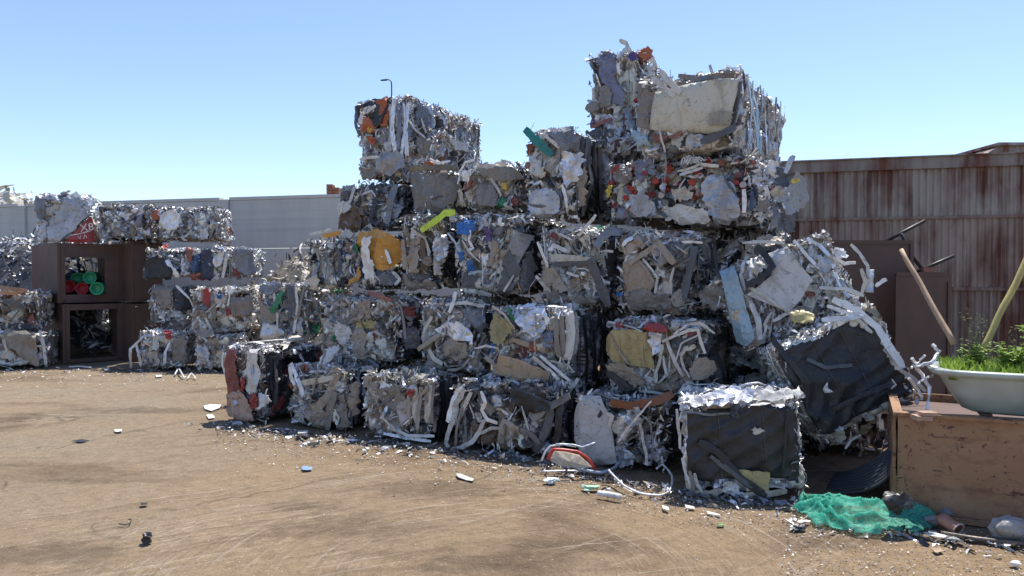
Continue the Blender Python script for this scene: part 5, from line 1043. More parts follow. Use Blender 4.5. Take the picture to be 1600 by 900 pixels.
make_bale('G4', (880, 1010, 205, 350), 8.35, L=1.0, pal='KDDNg', seed=30, group=G, parts=4, loose=120, step=.03, label='shadowed bale glimpsed between the teal beam bale and the red can bale')
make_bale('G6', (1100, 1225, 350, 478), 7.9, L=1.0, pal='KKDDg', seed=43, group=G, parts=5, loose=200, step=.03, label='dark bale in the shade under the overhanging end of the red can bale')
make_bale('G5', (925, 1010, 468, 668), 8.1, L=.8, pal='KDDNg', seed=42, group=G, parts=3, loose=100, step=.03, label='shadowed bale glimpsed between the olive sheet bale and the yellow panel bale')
make_bale('G1', (1080, 1215, 480, 690), 7.3, L=1.0, pal='KKDDNg', seed=27, group=G, parts=4, loose=200, step=.03, label='dark filler bale added in the shadowed gap behind the black faced bales',  # filler bale added behind, coloured dark so the gap stays dark
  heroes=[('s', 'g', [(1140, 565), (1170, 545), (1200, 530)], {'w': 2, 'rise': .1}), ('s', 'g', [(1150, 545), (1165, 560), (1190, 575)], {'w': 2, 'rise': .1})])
make_bale('G3', (1250, 1412, 540, 716), 6.75, yaw=0, L=1.0, pal='KKDDNg', seed=28, group=G, parts=4, loose=200, step=.03, label='dark filler bale added at ground level to darken the opening under the tipped black bale')  # filler bale added, coloured dark, to cover sunlit ground in the opening
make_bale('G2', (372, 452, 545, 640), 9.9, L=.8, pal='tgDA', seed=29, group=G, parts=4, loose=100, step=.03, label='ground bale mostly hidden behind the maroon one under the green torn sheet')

# smaller stacks at the left
ly = dict(yaw=4, group=G, cell=.1)
make_bale('L1', (52, 144, 302, 379), 14.0, yaw=14, L=.9, pal='AASwAg', seed=31, group=G, parts=3, loose=60, cell=.16, rough=.7, label='pale blue-grey bale on the steel box with red and white print in its lower right',
  heroes=[('p', (.36, .39, .43, .35), [(78, 352), (96, 322), (118, 298), (134, 318), (104, 344), (84, 362)], {'cr': .012, 'rise': .03, 'fold': .02}), ('p', (.42, .45, .5, .35), [(80, 362), (104, 346), (134, 322), (140, 336), (112, 364), (92, 379), (78, 378)], {'cr': .01, 'rise': .045, 'fold': .02}),
          ('p', (.36, .05, .055, 0), [(103, 378), (142, 338), (146, 350), (146, 378), (124, 380)], {'cr': .006, 'rise': .02, 'rag': .002, 'label': 'red printed panel', 'name': 'printed_panel'}), ('p', 'g', [(54, 306), (68, 300), (72, 330), (66, 350), (56, 330)], {'cr': .03}), ('p', 'A', [(60, 345), (72, 345), (74, 378), (60, 378)], {}), ('p', 'A', [(132, 302), (138, 303), (143, 335), (137, 330)], {'rise': .03}), ('p', 'D', [(92, 300), (108, 297), (104, 304), (96, 306)], {'rise': .03})])
make_bale('L2a', (146, 243, 316, 379), 14.1, L=1.0, pal='SAgDtAr', seed=32, lp='LAASgDt', **{**ly, 'cell': .07}, parts=30, strips=.85, label='upper left bale of tangled wires and tubes next to the pale blue-grey one')
make_bale('L2b', (243, 344, 320, 379), 14.0, L=1.0, pal='SAgwtoL', seed=33, **{**ly, 'cell': .07}, parts=22, label='upper left bale with a pale round lid, nearest the concrete wall post',
  heroes=[('p', 'L', circ(268, 345, 16, 17, 11), {'rise': .05, 'cr': .012, 'label': 'pale round sheet'}), ('p', 'o', [(230, 335), (246, 326), (248, 342), (236, 344)], {'rise': .05}), ('p', 'w', [(312, 358), (324, 356), (326, 374), (314, 376)], {'rise': .03})])
make_bale('L3a', (222, 312, 384, 438), 13.4, L=1.0, pal='SwALgbK', seed=34, **ly, parts=16, label='left stack bale with a black crushed bag at its lower left corner',
  heroes=[('p', 'K', [(222, 418), (235, 404), (256, 402), (272, 424), (268, 437), (226, 437)], {'rise': .03, 'cr': .02}), ('s', 'L', [(262, 406), (270, 420), (280, 432)], {'w': 8, 'rise': .04}), ('p', 'r', [(290, 386), (302, 388), (300, 410), (292, 408)], {'rise': .03}), ('p', 'b', [(298, 400), (314, 396), (316, 425), (300, 424)], {'rise': .04}), ('p', 'R', circ(255, 384, 5, 4), {'rise': .03}), ('p', 'r', [(296, 428), (316, 426), (318, 438), (300, 438)], {'rise': .04})])
make_bale('L3b', (313, 397, 384, 438), 13.4, L=1.0, pal='SbALgw', seed=35, **ly, parts=14, label='left stack bale with a dark navy patch and rounded grey drum end',
  heroes=[('p', (.025, .035, .07, 0), [(312, 392), (330, 388), (334, 425), (330, 436), (314, 434)], {'rise': .03}), ('p', 'L', [(334, 410), (346, 392), (352, 396), (346, 414), (338, 418)], {'rise': .04}), ('p', 'g', [(362, 388), (380, 384), (396, 400), (396, 430), (382, 430), (366, 410)], {'rise': .04, 'cr': .012}), ('p', 'M', [(364, 418), (376, 424), (374, 434), (366, 430)], {'rise': .04}), ('s', 'w', [(356, 398), (352, 418), (348, 434)], {'w': 5, 'rise': .04})])
make_bale('L4', (228, 290, 446, 511), 13.3, L=1.0, pal='AAgLt', seed=36, **{**ly, 'cell': .06}, parts=12, label='left stack bale of crinkled foil with a flat grey sheet and a dark square',
  heroes=[('p', 't', [(236, 446), (268, 448), (268, 470), (256, 486), (246, 470)], {'rise': .02, 'cr': .006}), ('p', (.03, .035, .05, 0), [(270, 452), (296, 450), (296, 484), (270, 486)], {'rise': .02}), ('s', 'W', [(276, 446), (286, 456), (296, 466)], {'w': 4, 'rise': .05}), ('p', 'A', [(268, 490), (280, 484), (290, 496), (276, 504)], {})])
make_bale('L5', (292, 398, 446, 524), 12.9, L=1.1, pal='wTtgCrw', lp='wCWTt', seed=37, **{**ly, 'cell': .07}, parts=24, label='wide left stack bale with a bright flaky white top and small red scraps',
  heroes=[('p', 'R', [(318, 452), (326, 450), (330, 470), (326, 480), (320, 474)], {'rise': .03}), ('p', 'B', circ(345, 463, 5, 4), {'rise': .04}), ('p', 'R', [(352, 484), (360, 480), (360, 492), (354, 494)], {'rise': .03}), ('p', 't', [(360, 466), (395, 462), (395, 490), (365, 496)], {}), ('s', 'w', [(322, 496), (330, 512), (337, 530)], {'w': 4, 'rise': .05}), ('s', 't', [(332, 470), (334, 500)], {'w': 8})])
make_bale('L6', (212, 296, 514, 580), 12.85, L=1.0, pal='DgwtAr', seed=38, **ly, parts=16, label='left stack ground bale with curved pale straps on its left corner',
  heroes=[('s', 'A', [(206, 575), (206, 545), (212, 540), (226, 526), (240, 522)], {'w': 4, 'rise': .07}), ('s', 'A', [(214, 535), (220, 555), (222, 572)], {'w': 4, 'rise': .05}), ('p', 'R', [(255, 516), (268, 518), (266, 532), (258, 528)], {'rise': .03}), ('p', 'w', [(240, 528), (248, 522), (250, 545), (242, 546)], {'rise': .03}), ('s', 'W', [(266, 535), (260, 550), (260, 568)], {'w': 4, 'rise': .05}), ('p', 't', [(270, 530), (290, 526), (294, 565), (272, 570)], {'rise': .02})])
make_bale('L7', (300, 384, 520, 583), 12.7, L=1.0, pal='tgAwT', seed=39, **ly, parts=14, label='left stack ground bale partly hidden by the maroon bale, a tan flap on its top',
  heroes=[('p', 'T', [(302, 519), (325, 514), (338, 524), (320, 528)], {'rise': .06}), ('p', 'A', [(306, 545), (325, 540), (330, 565), (310, 570)], {'cr': .03})])
make_bale('Q1', (-50, 66, 452, 513), 13.2, yaw=14, L=1.0, pal='tNDgTN', lp='TNtgr', seed=40, group=G, cell=.1, parts=20, label='upper brown rusty bale at the left edge beside the steel boxes',
  heroes=[('s', (.4, .22, .13, .3), [(0, 448), (25, 452), (45, 455)], {'w': 6, 'rise': .06}), ('s', (.4, .22, .13, .3), [(2, 457), (25, 458), (40, 456)], {'w': 6, 'rise': .06}), ('s', 'D', [(8, 470), (26, 474), (42, 482)], {'w': 9, 'rise': .05}), ('s', 'S', [(36, 464), (46, 466)], {'w': 6, 'rise': .05})])
make_bale('Q2', (-50, 72, 517, 577), 13.05, yaw=14, L=1.0, pal='tgNTD', lp='TtgC', seed=41, group=G, cell=.13, parts=14, label='lower brown bale at the left edge with a dented tan sheet and pale strips',
  heroes=[('p', (.27, .24, .2, .1), [(4, 516), (40, 516), (58, 530), (62, 572), (40, 560), (22, 545), (6, 535)], {'rise': .03, 'cr': .02}), ('s', 'C', [(8, 530), (14, 545), (8, 558)], {'w': 4, 'rise': .06}), ('s', 'A', [(62, 516), (68, 540), (72, 570)], {'w': 5, 'rise': .04})])
print('bales', len(BALES))

# lettering printed on the red panel of the pale bale
root, fs, loc_, MW, D = BALES['L1']
def letter(txt, px, py, size, rot=0):
    cu = bpy.data.curves.new('lettering', 'FONT'); cu.body = txt; cu.size = size; cu.extrude = .002; cu.align_x = 'CENTER'; cu.align_y = 'CENTER'; cu.resolution_u = 3
    cu.materials.append(M_PIECE); o = bpy.data.objects.new('lettering', cu); COL.objects.link(o); o.parent = root; o.color = (.7, .68, .66, 0)
    a, b = loc_(px, py, 'front'); f = fs['front']; p = f.P(a, b, f.h(a, b, 3) + .052); e = Euler((math.pi / 2, R(-rot), 0)); dg = bpy.context.evaluated_depsgraph_get()
    me = bpy.data.meshes.new_from_object(o.evaluated_get(dg)); bpy.data.objects.remove(o); link('lettering', me, M_PIECE, root, (.7, .68, .66, 0), p).rotation_euler = e
letter('X8', 137, 356, .2, 10); letter('V Λ', 131, 371, .1, 12)
v_, f_ = ribbon(fs['front'], [loc_(*q, 'front') for q in ((112, 368), (126, 366), (143, 361))], .018, np.random.default_rng(1), .002, .05, 0, .05)
pyobj('printed_line', v_, f_, M_PIECE, root, (.7, .68, .66, 0))

# ------------------------------------------------------------------ rusty skip, bathtub and what stands in it
def frame_on(p0, p1):
    d = p1 - p0; d.z = 0; d.normalize(); return math.atan2(d.y, d.x)
SK0 = at(1405, 430, 5.1); SK1 = at(1600, 430, 4.8); SKA = frame_on(SK0, SK1); SKH = .69; SK0.z = 0
sk = empty('rusty_skip', (SK0.x, SK0.y, 0), (0, 0, SKA)); tag(sk, 'scratched rust brown steel skip under the bathtub at the right edge', 'skip')
def skin_wall(name, x0, x1, y0, y1, z0, z1, seed, lip=0):
    "steel side with slightly dented face"
    rng = np.random.default_rng(seed); nx, nz = max(6, int(max(x1 - x0, y1 - y0) / .05)), 14; V = []
    along_x = (x1 - x0) > (y1 - y0)
    for s_ in (0, 1):
        for j in range(nz + 1):
            for i in range(nx + 1):
                u, v = i / nx, j / nz; dn = .012 * math.sin(u * 9 + seed) * math.sin(v * 5 + 1) + .006 * math.sin(u * 23 + v * 11)
                if along_x: V.append((x0 + (x1 - x0) * u, (y0 if s_ == 0 else y1) + dn, z0 + (z1 - z0) * v))
                else: V.append(((x0 if s_ == 0 else x1) + dn, y0 + (y1 - y0) * u, z0 + (z1 - z0) * v))
    n = nx + 1; m = n * (nz + 1); q = lambda i, j, s_: s_ * m + j * n + i; f = []
    for j in range(nz):
        for i in range(nx): f += [(q(i, j, 0), q(i + 1, j, 0), q(i + 1, j + 1, 0), q(i, j + 1, 0)), (q(i, j, 1), q(i, j + 1, 1), q(i + 1, j + 1, 1), q(i + 1, j, 1))]
    for i in range(nx): f += [(q(i, nz, 0), q(i + 1, nz, 0), q(i + 1, nz, 1), q(i, nz, 1)), (q(i, 0, 1), q(i + 1, 0, 1), q(i + 1, 0, 0), q(i, 0, 0))]
    for j in range(nz): f += [(q(0, j, 1), q(0, j, 0), q(0, j + 1, 0), q(0, j + 1, 1)), (q(nx, j, 0), q(nx, j, 1), q(nx, j + 1, 1), q(nx, j + 1, 0))]
    return pyobj(name, V, f, M_BIN, sk, None, True, flat_last=2 * nx * 2 + 2 * nz)
skin_wall('front_panel', 0, 2.1, 0, .02, 0, SKH, 1)
skin_wall('side_panel', -.022, -.002, .03, 1.1, 0, SKH, 2)
skin_wall('back_panel', 0, 2.1, 1.12, 1.14, 0, SKH, 3)
skin_wall('side_panel', 2.082, 2.102, .03, 1.1, 0, SKH, 5)
MB().box((.01, .03, SKH - .12), (2.1, 1.11, SKH - .06)).obj('load_board', M_STEEL, sk)
MB().box((-.03, -.03, SKH + .001), (2.1, .05, SKH + .022)).obj('rim_bar', M_BIN, sk)
MB().box((-.03, .055, SKH + .001), (.03, 1.14, SKH + .022)).obj('rim_bar', M_BIN, sk)
MB().box((-.01, -.035, .0), (2.1, -.015, .035)).obj('foot_rail', M_BIN, sk)

tub = empty('bathtub', SK0 + Vector((math.cos(SKA) * .22, math.sin(SKA) * .22 + .02, SKH + .025)), (0, 0, SKA)); tag(tub, 'old dirty white enamel bathtub full of green weeds standing on the rusty skip', 'bathtub')
def tub_ring(cx, cy, a, b_, z, n=40, e=.45):
    out = []
    for k in range(n):
        t = 2 * math.pi * k / n; c_, s_ = math.cos(t), math.sin(t)
        out.append((cx + a * math.copysign(abs(c_) ** e, c_), cy + b_ * math.copysign(abs(s_) ** e, s_), z))
    return out
TL, TW, TH = .82, .36, .29
prof = [(TL - .24, TW - .12, 0), (TL - .19, TW - .09, .02), (TL - .12, TW - .055, .12), (TL - .06, TW - .03, .23), (TL - .02, TW - .015, TH - .04), (TL + .0, TW + .0, TH - .035), (TL + .012, TW + .012, TH - .018), (TL + .006, TW + .006, TH), (TL - .05, TW - .05, TH + .002), (TL - .07, TW - .07, TH - .03), (TL - .09, TW - .08, TH - .12)]
V = []; n = 40
for a_, b_, z_ in prof: V += tub_ring(TL, TW, a_, b_, z_)
f = [(i * n + k, i * n + (k + 1) % n, (i + 1) * n + (k + 1) % n, (i + 1) * n + k) for i in range(len(prof) - 1) for k in range(n)] + [tuple(range(n))[::-1]]
pyobj('shell', V, f, M_ENAMEL, tub, None, True)
pyobj('soil', tub_ring(TL, TW, TL - .085, TW - .075, TH - .07) + [(TL, TW, TH - .05)], [(k, (k + 1) % n, n) for k in range(n)], plain('dark_soil', (.07, .05, .035), .95), tub)
for x in (.3, 1.3): MB().box((x, .12, -.03), (x + .06, .6, -.001)).obj('foot', M_STEEL, tub)
TM = Matrix.Translation(tub.location) @ Matrix.Rotation(SKA, 4, 'Z')
def tubpt(x, y, z): return TM @ Vector((x, y, z))

def blades(name, label, n, seed, hmin, hmax, mat, xr, yr, w=.006):
    rng = np.random.default_rng(seed); V = []; F_ = []
    for i in range(n):
        x, y = rng.uniform(*xr), rng.uniform(*yr); h = rng.uniform(hmin, hmax); a = rng.uniform(0, 6.28); lx, ly = rng.normal(0, .3, 2) * h; ww = w * rng.uniform(.6, 1.5)
        k = len(V); dx, dy = math.cos(a) * ww, math.sin(a) * ww
        V += [tubpt(x - dx, y - dy, TH - .07), tubpt(x + dx, y + dy, TH - .07), tubpt(x - dx * .8 + lx * .4, y - dy * .8 + ly * .4, TH - .07 + h * .6), tubpt(x + dx * .8 + lx * .4, y + dy * .8 + ly * .4, TH - .07 + h * .6), tubpt(x + lx, y + ly, TH - .07 + h)]
        F_ += [(k, k + 1, k + 3, k + 2), (k + 2, k + 3, k + 4)]
    o = pyobj(name, V, F_, mat); tag(o, label, 'grass', kind='stuff')
blades('low_grass', 'short bright green grass filling the bathtub', 5200, 31, .05, .14, M_GRASS, (.1, 1.55), (.08, .64))
def leafy(name, label, cx, cy, h, nst, seed, spread, leaf, mat, dens=26, top=1.0, cat='weed'):
    rng = np.random.default_rng(seed); base = tubpt(cx, cy, TH - .06); root = empty(name, base); tag(root, label, cat, 'weeds growing in the bathtub')
    st = MB(); V = []; F_ = []
    for i in range(nst):
        a = rng.uniform(0, 6.28); r = rng.uniform(.2, 1) * spread; hh = h * rng.uniform(.6, 1); p = []
        for k in range(7):
            t = k / 6; p.append(Vector((math.cos(a) * r * t ** 1.3 + rng.normal() * .006, math.sin(a) * r * t ** 1.3 + rng.normal() * .006, hh * t)))
        st.tube(p, .0035, 4, .0012, caps=False)
        for q in range(dens):
            t = rng.uniform(.15, 1) ** .8; k = min(5, int(t * 6)); c = p[k].lerp(p[k + 1], t * 6 - k); b_ = rng.uniform(0, 6.28); d = Vector((math.cos(b_), math.sin(b_), rng.uniform(-.1, .8))).normalized()
            s_ = d.cross(Vector((0, 0, 1))).normalized(); l = leaf * rng.uniform(.5, 1.2) * (1.15 - .5 * t * top); wv = l * rng.uniform(.22, .34); dr = Vector((0, 0, -l * .25)); k0 = len(V)
            V += [c, c + d * l * .4 + s_ * wv, c + d * l * .45 + Vector((0, 0, -.1 * l)), c + d * l * .4 - s_ * wv, c + d * l + dr]
            F_ += [(k0, k0 + 1, k0 + 2), (k0, k0 + 2, k0 + 3), (k0 + 1, k0 + 4, k0 + 2), (k0 + 2, k0 + 4, k0 + 3)]
    st.obj('stem', M_DRY, root); pyobj('foliage', V, F_, mat, root)
leafy('leafy_weed', 'bushy bright green weed in the bathtub near the right picture edge', .68, .38, .36, 40, 41, .24, .07, M_LEAF, 34)
leafy('leafy_weed', 'second bushy green weed spreading beside the yellow pole', .5, .3, .26, 24, 42, .16, .06, M_LEAF, 26)
leafy('seeding_weed', 'tall thin weed gone to seed near the left end of the bathtub', .3, .4, .5, 9, 43, .1, .03, M_DRY, 34, cat='weed')
leafy('leafy_weed', 'small leafy sprig at the foot of the wooden pole', .28, .3, .26, 14, 44, .12, .055, M_LEAF, 22)
leafy('seeding_weed', 'thin upright sprig rising just left of the yellow pole', .52, .46, .4, 3, 45, .04, .028, M_DRY, 20, cat='weed')

def pole(name, label, a, b_, r, mat, r1=None):
    n = 10; pts = [a.lerp(b_, k / n) + Vector((math.sin(k * 1.3) * .004, 0, math.cos(k * 1.7) * .003)) for k in range(n + 1)]
    o = MB().tube(pts, r, 10, r1).obj(name, mat, None, None, True, None); tag(o, label, 'pole')
pole('wooden_pole', 'weathered wooden pole leaning left out of the bathtub against the steel panels', at(1490, 537, 5.55), at(1408, 390, 6.1), .022, M_WOOD, .018)
pole('yellow_pole', 'yellowish curved pole leaning right out of the bathtub', at(1532, 552, 5.4), at(1622, 372, 5.5), .021, M_YPOLE, .024)

# twisted bright offcuts between the tipped bale and the tub
rngz = np.random.default_rng(77)
tw = empty('aluminium_offcuts', at(1440, 650, 5.15)); tag(tw, 'tangle of bent bright aluminium offcuts between the tipped black bale and bathtub', 'offcuts')
I_ = tw.location
for pts, wd_px in (([(1456, 538), (1466, 548), (1455, 566), (1440, 572)], 6), ([(1430, 572), (1448, 568), (1470, 580)], 5), ([(1425, 560), (1440, 585), (1452, 605), (1448, 640)], 6), ([(1432, 600), (1446, 592), (1458, 585)], 4), ([(1420, 590), (1436, 610), (1440, 625)], 5), ([(1445, 555), (1436, 566), (1424, 575)], 4)):
    C = [at(x, y, 5.2 + rngz.uniform(-.06, .06)) - I_ for x, y in pts]; D_ = []
    for i in range(len(C) - 1): D_ += [C[i].lerp(C[i + 1], k / 3) + Vector(rngz.normal(0, .004, 3)) for k in range(3)]
    D_.append(C[-1]); MB().tube(D_, wd_px * 5.2 / F / 2, 5).obj('offcut', M_PIECE, tw, (.72, .73, .75, .6))
MB().box((-.11, -.06, .0), (-.01, .03, .03)).box((-.08, -.07, .035), (.02, .01, .055)).obj('broken_tile', M_PIECE, tw, (.45, .3, .22, 0), loc=at(1452, 655, 4.95) - I_)

# ------------------------------------------------------------------ cables in the opening
cb = empty('cable_bundle', (0, 0, 0)); tag(cb, 'bundle of thick grey cables sweeping out of the dark opening beside the skip', 'cables')
for k in range(9):
    pts = [at(1290 + k * 2, 768 - k * 3.5, 5.75 + k * .03), at(1330, 770 - k * 4.2, 5.6 + k * .03), at(1362, 762 - k * 5, 5.5 + k * .03), at(1388 + k * .6, 744 - k * 6, 5.45 + k * .03), at(1396 - k * .5, 715 - k * 7, 5.5 + k * .04)]
    D_ = []
    for i in range(len(pts) - 1):
        p0, p1, p2, p3 = pts[max(0, i - 1)], pts[i], pts[i + 1], pts[min(len(pts) - 1, i + 2)]
        for q in range(5):
            t = q / 5; D_.append(.5 * ((2 * p1) + (p2 - p0) * t + (2 * p0 - 5 * p1 + 4 * p2 - p3) * t * t + (3 * p1 - p0 - 3 * p2 + p3) * t ** 3))
    MB().tube(D_, .014, 6).obj('cable', M_CABLE, cb, None, True)

# ------------------------------------------------------------------ green netting
def build_net():
    rng = np.random.default_rng(61); nx, ny = 130, 80; A = gnd(1345, 812); W_, H_ = .5, .36; V = []; keep = {}
    for j in range(ny + 1):
        for i in range(nx + 1):
            u, v = i / nx * 2 - 1, j / ny * 2 - 1; V.append((u * W_, v * H_))
    P = np.array(V); r = np.sqrt((P[:, 0] / W_) ** 2 + (P[:, 1] / H_) ** 2); ang = np.arctan2(P[:, 1], P[:, 0])
    lim = .88 + .1 * np.sin(ang * 3 + 1) + .06 * np.sin(ang * 7) + .03 * np.sin(ang * 17)
    warp = wob(P, rng, 9)
    z = .12 * np.clip(1 - (r / lim) ** 2, 0, 1) ** .6 * (.7 + .3 * wob(P, rng, 5))
    z *= np.where(P[:, 1] > 0, 1, .8)
    from mathutils import noise as mn
    rf_ = np.array([mn.ridged_multi_fractal(Vector((x * 4.2 + 1.5 * mn.noise(Vector((x * 3, y * 3, 2))), y * 6.5 + 1.5 * mn.noise(Vector((x * 3, y * 3, 7))), .3)), .9, 2.1, 4, 1.0, 1.6) for x, y in P])
    z += .055 * (rf_ - rf_.mean()) * np.clip((lim - r) / .1, .15, 1)
    z += .004 * wob(P, rng, 60); z = np.maximum(z, .0) + .012
    co = np.column_stack([P + .012 * np.column_stack([wob(P, rng, 30), wob(P, rng, 30)]), z]); ii = np.arange((nx + 1) * (ny + 1)).reshape(ny + 1, nx + 1)
    Q = np.stack([ii[:-1, :-1], ii[:-1, 1:], ii[1:, 1:], ii[1:, :-1]], -1).reshape(-1, 4); ok = (r[Q] < lim[Q]).all(1)
    Q = Q[ok]; us = np.unique(Q); mp = np.full(len(co), -1); mp[us] = np.arange(len(us)); co = co[us]; Q = mp[Q]
    o = link('green_netting', fast_mesh('green_netting', co, Q, None, True), M_NET, None, None, A); o.rotation_euler = (0, 0, R(-16))
    tag(o, 'heap of crumpled green debris netting on the ground by the skip', 'netting')
    o2 = empty('torn_netting', gnd(1275, 795)); tag(o2, 'small torn tuft of green netting under the black faced bale', 'netting')
    for k in range(5):
        pts = [Vector((k * .05 - .12, rng.uniform(-.05, .05), .02)), Vector((k * .05 - .1, rng.uniform(-.05, .05), .08)), Vector((k * .06 - .08, rng.uniform(-.05, .05), .1)), Vector((k * .06 - .02, -.06, .03))]
        MB().tube(pts, .022, 6, .012).obj('strand', M_NET, o2, None, True)
build_net()
def crumple(name, label, cat, loc, size, col, seed, sc=(1, 1, .6), amp=.35, sub=3, mat=None, group=None):
    import bmesh
    bm = bmesh.new(); bmesh.ops.create_icosphere(bm, subdivisions=sub, radius=1); rng = np.random.default_rng(seed)
    P = np.array([v.co[:] for v in bm.verts]); d = 1 + amp * (1 - 2 * np.abs(np.sin(2.2 * wob(P, rng, 2.2)))) * .6 + amp * .3 * wob(P, rng, 6)
    for v, k in zip(bm.verts, d): v.co = Vector((v.co.x * sc[0], v.co.y * sc[1], v.co.z * sc[2])) * float(k) * size
    mz = min(v.co.z for v in bm.verts)
    for v in bm.verts: v.co.z -= mz
    me = bpy.data.meshes.new(name); bm.to_mesh(me); bm.free()
    o = link(name, me, mat or M_PIECE, None, col, loc); tag(o, label, cat, group); return o
g0 = gnd(1405, 835); crumple('black_bag', 'glossy crumpled black plastic bag lying on the green netting', 'bag', (g0.x, g0.y + .03, .11), .085, (.03, .032, .036, .2), 3, (1, .7, .8), .5)
crumple('stone', 'grey dusty rock at the foot of the skip near the right edge', 'rock', gnd(1577, 846), .09, (.3, .29, .28, 0), 4, (1.3, .9, .8), .25)
crumple('stone', 'small grey rock at the skip foot left of the crushed can', 'rock', gnd(1458, 822), .045, (.25, .25, .26, 0), 5, (1.2, 1, .8), .25)
crumple('stone', 'grey lump against the skip foot between netting and crushed can', 'rock', gnd(1480, 812), .05, (.2, .2, .21, 0), 15, (1.2, 1, .9), .25)
cn = empty('crushed_can', gnd(1492, 836)); tag(cn, 'crushed rusty pink can lying open at the foot of the skip', 'can'); cn.rotation_euler = (.3, .2, .5)
Vc = []; n = 16
for y, r in ((0, .048), (.01, .052), (.05, .045), (.09, .052), (.12, .05)):
    for k in range(n): a_ = 6.283 * k / n; Vc.append((r * math.cos(a_) * (1 + .2 * math.sin(3 * a_ + y * 40)), y, .045 + r * .75 * math.sin(a_)))
pyobj('can_body', Vc, [(i * n + k, i * n + (k + 1) % n, (i + 1) * n + (k + 1) % n, (i + 1) * n + k) for i in range(4) for k in range(n)] + [tuple(range(4 * n, 5 * n))], M_PIECE, cn, (.42, .2, .14, 0), True)
MB().tube([(.05 * math.cos(6.283 * k / 12), -.004, .045 + .038 * math.sin(6.283 * k / 12)) for k in range(13)], .006, 5).obj('rim', M_PIECE, cn, (.6, .5, .45, .2), True)

# ------------------------------------------------------------------ litter, each bit where it lies
def flat_bit(name, label, cat, pts, col, lift=.006, th=.003, seed=1, group=None, curl=.008):
    rng = np.random.default_rng(seed); g = [gnd(x, y) for x, y in pts]; c = sum(g, Vector()) / len(g); n = len(g)
    V = [(0, 0, lift + curl)] + [(p.x - c.x, p.y - c.y, lift + rng.uniform(0, curl)) for p in g]; V += [(x, y, z - th) for x, y, z in V]
    m = n + 1; f = [(0, 1 + k, 1 + (k + 1) % n) for k in range(n)] + [(m, m + 1 + (k + 1) % n, m + 1 + k) for k in range(n)] + [(1 + k, m + 1 + k, m + 1 + (k + 1) % n, 1 + (k + 1) % n) for k in range(n)]
    o = pyobj(name, V, f, M_PIECE, None, col, False, (c.x, c.y, 0)); tag(o, label, cat, group); return o
def ground_tube(name, label, cat, pts, r, col, z=None, seed=1, part=None):
    g = [gnd(x, y) for x, y in pts]; c = g[0].copy(); D_ = []
    zz = z or [r + .004] * len(g)
    for i in range(len(g) - 1):
        p0, p1, p2, p3 = g[max(0, i - 1)], g[i], g[i + 1], g[min(len(g) - 1, i + 2)]
        for q in range(5):
            t = q / 5; v = .5 * ((2 * p1) + (p2 - p0) * t + (2 * p0 - 5 * p1 + 4 * p2 - p3) * t * t + (3 * p1 - p0 - 3 * p2 + p3) * t ** 3)
            v.z = zz[i] * (1 - t) + zz[i + 1] * t; D_.append(v - Vector((c.x, c.y, 0)))
    e = g[-1].copy(); e.z = zz[-1]; D_.append(e - Vector((c.x, c.y, 0)))
    o = MB().tube(D_, r, 7).obj(name, M_PIECE, None, col, True, (c.x, c.y, 0)); tag(o, label, cat); return o
wh = (.72, .72, .7, 0); al = (.75, .76, .8, .7)
def quad(x, y, w_, h_, sk_=0): return [(x - w_ / 2, y - h_ / 2), (x + w_ / 2 + sk_, y - h_ / 2 + 1), (x + w_ / 2, y + h_ / 2), (x - w_ / 2 - sk_, y + h_ / 2 - 1)]
flat_bit('white_plate', 'flat white plate scrap lying left of the maroon bale', 'litter', [(318, 635), (330, 633), (346, 633), (343, 639), (330, 643), (320, 640)], wh)
flat_bit('white_scrap', 'small white scrap just below the white plate', 'litter', [(322, 649), (332, 648), (336, 654), (326, 655)], wh, seed=2)
flat_bit('white_scrap', 'white paper scrap in the shadow at the foot of the maroon bale', 'litter', [(360, 659), (376, 658), (380, 664), (364, 666)], wh, seed=3)
b_ = MB().box((-.05, -.11, 0), (.05, .11, .028)).obj('black_block', M_PIECE, None, (.03, .03, .03, 0), False, gnd(473, 681)); tag(b_, 'black and white block on the dirt before the thick tan beam bale', 'litter'); b_.rotation_euler = (0, 0, .25)
MB().box((-.048, -.02, .0285), (.048, .108, .034)).obj('white_top', M_PIECE, b_, wh)
flat_bit('blue_lid', 'blue rimmed lid lying alone on the open dirt', 'lid', [(471, 733), (474, 730), (481, 730), (488, 732), (487, 735), (480, 736), (473, 736)], (.25, .38, .6, .2), curl=.008)
flat_bit('metal_strip_scrap', 'pale bent strip on the dirt in front of the strapped bale', 'litter', [(712, 742), (719, 742), (741, 750), (738, 753), (728, 751), (716, 747)], (.55, .56, .52, .2), seed=5)
crumple('foil_ball', 'crumpled white foil piece at the shadow edge before the red framed scrap', 'litter', gnd(861, 755), .045, (.7, .78, .8, .2), 6, (1.1, 1, .5), .5)
crumple('carton_scrap', 'crumpled green and white carton at the shadow edge', 'litter', gnd(921, 765), .05, (.4, .62, .45, .1), 7, (1.4, 1, .35), .5)
ground_tube('white_tube', 'short white tube lying on the dirt below the bent hoop', 'litter', [(934, 776), (950, 778), (970, 782)], .022, wh)
ground_tube('bent_rod', 'bright bent metal rod looping on the ground beside the black faced bale', 'rod', [(951, 754), (975, 767), (1000, 775), (1030, 777), (1046, 770), (1050, 756), (1036, 745), (1026, 748)], .009, al, [.1, .04, .02, .015, .015, .06, .1, .08])
ground_tube('white_rod_scrap', 'thin pale rod in the shadow under the red framed scrap', 'rod', [(845, 739), (900, 738), (960, 742)], .008, al)
ground_tube('twisted_wire', 'twisted bluish wire bundle in the shadow before the dark bottom bales', 'wire', [(895, 733), (915, 742), (940, 744), (962, 737), (975, 722)], .014, (.45, .5, .6, .5), [.02, .04, .03, .04, .1])
